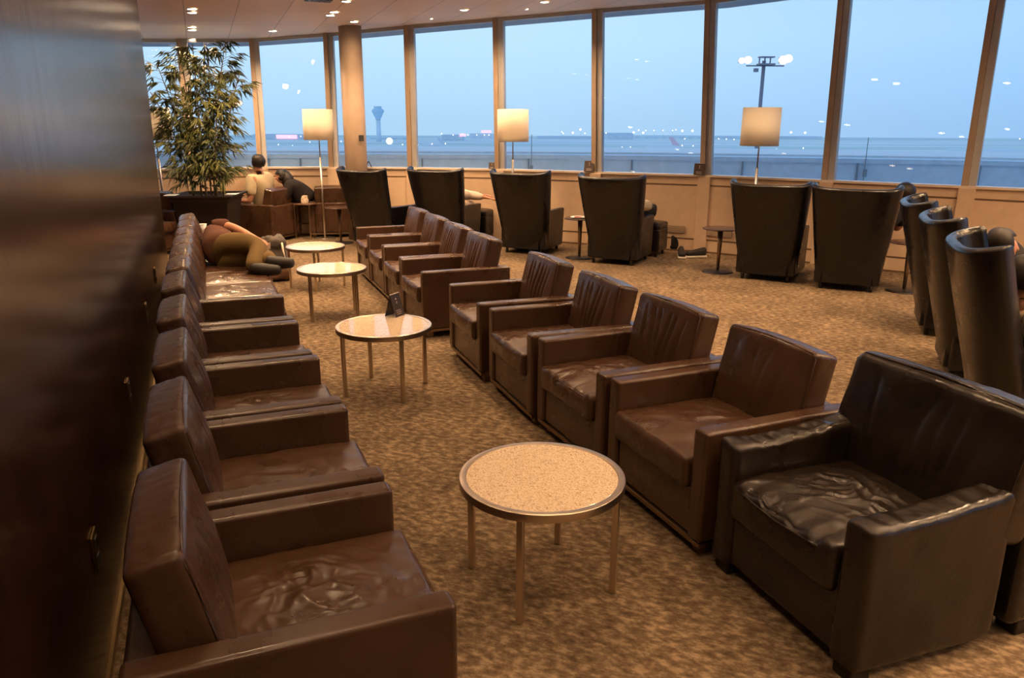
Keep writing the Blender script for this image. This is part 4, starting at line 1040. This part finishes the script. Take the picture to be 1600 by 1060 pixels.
x,y=bp(398,392,.50); t=thing('cap','brown cap lying on top of the backpack','cap',(x-.02,y+.10,.485),0)
bm=bmesh.new(); sph(bm,(0,0,.0),(.10,.11,.09),None,20); bmesh.ops.delete(bm,geom=[v for v in bm.verts if v.co.z<-.005],context='VERTS'); bmobj('crown',bm,M['packbrown'],t,True).modifiers.new('s','SOLIDIFY').thickness=.004
bm=bmesh.new(); cyl(bm,(0,-.10,.0),(0,-.10,.006),.075,.075,20); bmobj('brim',bm,M['pack'],t)
# person in wing chair 2 (hands over the arm)
c2,f2=WPOS[1]; J,f,r,u=seated((c2.x+f2.x*.02,c2.y+f2.y*.02),23,.43,.15,.0)
hp=Vector(aty(762,313,10.95)); J['Relbow']=Vector((c2.x,c2.y,0))+Vector((f2.x,f2.y,0))*.22+r*.24+u*.70; 
arm_top=Vector((c2.x,c2.y,0))+r*.33+f*.22+u*.66
J['Relbow']=arm_top-r*.12+f*.0+u*.05; J['Rhand']=arm_top+r*.13+f*.05+u*.02
J['Lelbow']=arm_top-r*.30+f*.10+u*.04; J['Lhand']=arm_top+r*.02+f*.16+u*.04
slouch(J,f,u)
person('person in cream clothes slouched in the second wing chair, brown hands over its arm',J,M['cream_cloth'],M['cream_cloth'],'short',tuple(f),sleeve=.9)
# person in wing chair 4 under a beige blanket
c4,f4=WPOS[3]; J,f,r,u=seated((c4.x+f4.x*.02,c4.y+f4.y*.02),27,.43,.1,.0)
J['Relbow']=J['Relbow']+r*.05+u*.02; J['Rknee']=J['Rhip']+f*.36+u*.10+r*.10; J['Lknee']=J['Lhip']+f*.36+u*.12
for s in 'LR': J[s+'ankle']=J[s+'knee']+f*.32-u*.06; J[s+'toe']=J[s+'ankle']+f*.06+u*.10
slouch(J,f,u)
person('person with beige sleeves resting in the fourth wing chair, feet on the footstool',J,M['beige_cloth'],M['black_cloth'],'short',tuple(f),sleeve=.9)
# bag and shoes by the footstool
x,y=bp(1056,392); t=thing('shoulder_bag','black bag with hanging straps leaning on the footstool','bag',(x,y+.12,0),math.radians(-10))
c=cushion('bag_body',(.14,.24,.34),.05,(12,14,16),pf,M['black_cloth'],t); c.location=(0,0,.172)
bm=bmesh.new(); tube(bm,[(.03,-.08,.32),(.09,-.1,.30),(.12,-.11,.16),(.15,-.1,.10),(.13,-.12,.03)],.011,8); tube(bm,[(.05,-.05,.32),(.12,-.06,.24),(.11,-.1,.10),(.10,-.12,.03)],.009,8); bmobj('straps',bm,M['black_cloth'],t,True)
def shoe(loc,rz,label):
    t=thing('sneaker',label,'shoe',loc,rz,'sneakers beside the footstool')
    def sf(p,nn,s):
        q_=Vector(p); q_.x*=1+.12*math.sin(s.y*2.2); q_.z=p.z*(1.15-.75*s.y) if s.z>0 else p.z; return q_
    c=cushion('upper',(.092,.28,.085),.035,(12,26,10),sf,M['shoe'],t); c.location=(0,0,.062)
    def so(p,nn,s):
        q_=Vector(p); q_.x*=1+.12*math.sin(s.y*2.2); return q_
    c=cushion('sole',(.102,.295,.028),.013,(12,26,4),so,M['sole'],t); c.location=(0,0,.014)
    bm=bmesh.new()
    for j in range(4): tube(bm,[(-.03,-.01+j*.025,.088-j*.006),(0,-.008+j*.025,.096-j*.006),(.03,-.01+j*.025,.088-j*.006)],.003,5)
    bmobj('laces',bm,M['black_cloth'],t,True)
x,y=bp(1064,402); shoe((x,y-.02,0),math.radians(172),'black sneaker with pale sole, toe towards the camera')
x,y=bp(1083,403); shoe((x+.04,y+.03,0),math.radians(97),'black sneaker with pale sole lying sideways, right of the other one')
# person in wing chair 6: dark head at the corner
c6,f6=WPOS[5]; J,f,r,u=seated((c6.x+f6.x*.05,c6.y+f6.y*.05),26,.43,0,.35)
hd=Vector(aty(1414,300,8.55)); J['head']=Vector((hd.x,hd.y,hd.z-.03)); J['neck']=J['head']-u*.13-r*.04; J['chest']=J['neck']*.5+J['pelvis']*.5+u*.08
for s,m in (('L',-1),('R',1)):
    J[s+'shoulder']=J['chest'].lerp(J['neck'],.5)+r*m*.16; J[s+'elbow']=J[s+'shoulder']+f*.12-u*.2-r*m*.04; J[s+'hand']=J[s+'elbow']+f*.2-r*m*.06
person('person with dark hair leaning right in the sixth wing chair, only the head showing',J,M['black_cloth'],M['black_cloth'],'short',tuple(f))
# people in the right-hand group
c8,f8=WPOS[7]; J,f,r,u=seated((c8.x+f8.x*.12,c8.y+f8.y*.12),113,.44,.0,0)
kn=Vector(aty(1562,376,5.5)); J['Rknee']=kn; J['Lknee']=kn+f*.06-u*.16+r*-.2
slouch(J,f,u)
for s in 'LR': J[s+'ankle']=J[s+'knee']+f*.16-u*.42; J[s+'toe']=J[s+'ankle']+f*.2-u*.03
person('person in black clothes with raised knee in the middle side-on wing chair',J,M['black_cloth'],M['black_cloth'],'short',tuple(f),sleeve=.9)
J2=J
bpy.data.objects[-1] if False else None
c9,f9=WPOS[8]; J,f,r,u=seated((c9.x+f9.x*.0,c9.y+f9.y*.0),113,.44,.25,0,scale=.9)
for s_,m in (('L',-1),('R',1)): J[s_+'knee']=J[s_+'hip']+f*.36+u*.06+r*m*.05
slouch(J,f,u)
person('person with bare legs and floral clothing in the nearest side-on wing chair',J,M['floral'],M['floral'],'short',tuple(f),legs_skin=True,shoe_m=M['sole'])
# far-left person and chair beyond the dark wall
q=aty(262,330,10.3); B3=place(protoA,False,(-4.98,10.15,0),math.radians(80),'brown leather armchair half hidden beyond the end of the dark wall','brown leather armchairs by the windows')
B4=place(protoC,False,(-5.0,11.0,0),math.radians(20),'brown leather armchair behind the planter at the far left','brown leather armchairs by the windows')
B4.location=(-5.05,11.05,0); B4.rotation_euler=(0,0,math.radians(185))
J,f,r,u=seated((-5.12,10.15),-100,.42,.2,0)
person('person in a white top at the far left edge, mostly hidden by the dark wall',J,M['cream_cloth'],M['cream_cloth'],'short',tuple(f),sleeve=.9)
# small side table with a cup at the end of the bench
q=bench(4.16,.52,0); t=thing('side_table','low dark side table past the last armless seat','side table',(q.x,q.y,0),math.radians(21))
bm=bmesh.new(); box(bm,(0,0,.50),(.36,.36,.025),.004,1); bmobj('tabletop',bm,M['bronze'],t)
bm=bmesh.new(); box(bm,(0,0,.245),(.30,.30,.485)); bmobj('pedestal',bm,M['planter'],t)
t=thing('paper_cup','white paper cup on the low dark side table past the last armless seat','cup',(q.x,q.y,.513))
bm=bmesh.new(); lathe(bm,[(0,0),(.028,0),(.04,.10),(.036,.10),(.026,.006),(0,.006)],(0,0,0),24); bmobj('cup',bm,M['paper'],t,True)
bm=bmesh.new(); lathe(bm,[(0,.103),(.042,.103),(.042,.098),(0,.098)],(0,0,0),24); bmobj('rim',bm,M['white'],t)
# papers on the planter rim
for (lx,ly,l) in ((-.37,-.3,'white paper lying on the left rim of the planter'),(.37,-.1,'white paper lying on the right rim of the planter')):
    bm=bmesh.new(); box(bm,(bx+lx,by+ly,PH+.004),(.15,.20,.006),0,1,.1); tag(bmobj('paper_sheet',bm,M['paper']),l,'paper')
# ------------------------------------------------------------------ world
w=bpy.data.worlds.new('dusk_sky'); sc.world=w; w.use_nodes=True; n=w.node_tree; bg=n.nodes['Background']
tc_=n.nodes.new('ShaderNodeTexCoord'); sx=n.nodes.new('ShaderNodeSeparateXYZ'); n.links.new(tc_.outputs['Generated'],sx.inputs[0])
r=ramp(n,sx.outputs['Z'],[(.0,srgb(168,204,236)),(.04,srgb(176,213,246)),(.10,srgb(186,222,250)),(.25,srgb(184,217,248)),(1,srgb(130,165,215))])
r2=ramp(n,sx.outputs['X'],[(.0,(1.05,1.03,1.0,1)),(.15,(1,1,1,1)),(.55,(.76,.85,.96,1)),(1,(.6,.75,.9,1))])
mx=N(n,'ShaderNodeMix',_data_type='RGBA',_blend_type='MULTIPLY'); mx.inputs[0].default_value=1
n.links.new(r.outputs[0],mx.inputs[6]); n.links.new(r2.outputs[0],mx.inputs[7]); n.links.new(mx.outputs[2],bg.inputs[0]); bg.inputs[1].default_value=1.15
vs=sc.view_settings; vs.view_transform='Standard'; vs.look='None'; vs.exposure=0; vs.gamma=1; vs.use_curve_mapping=False
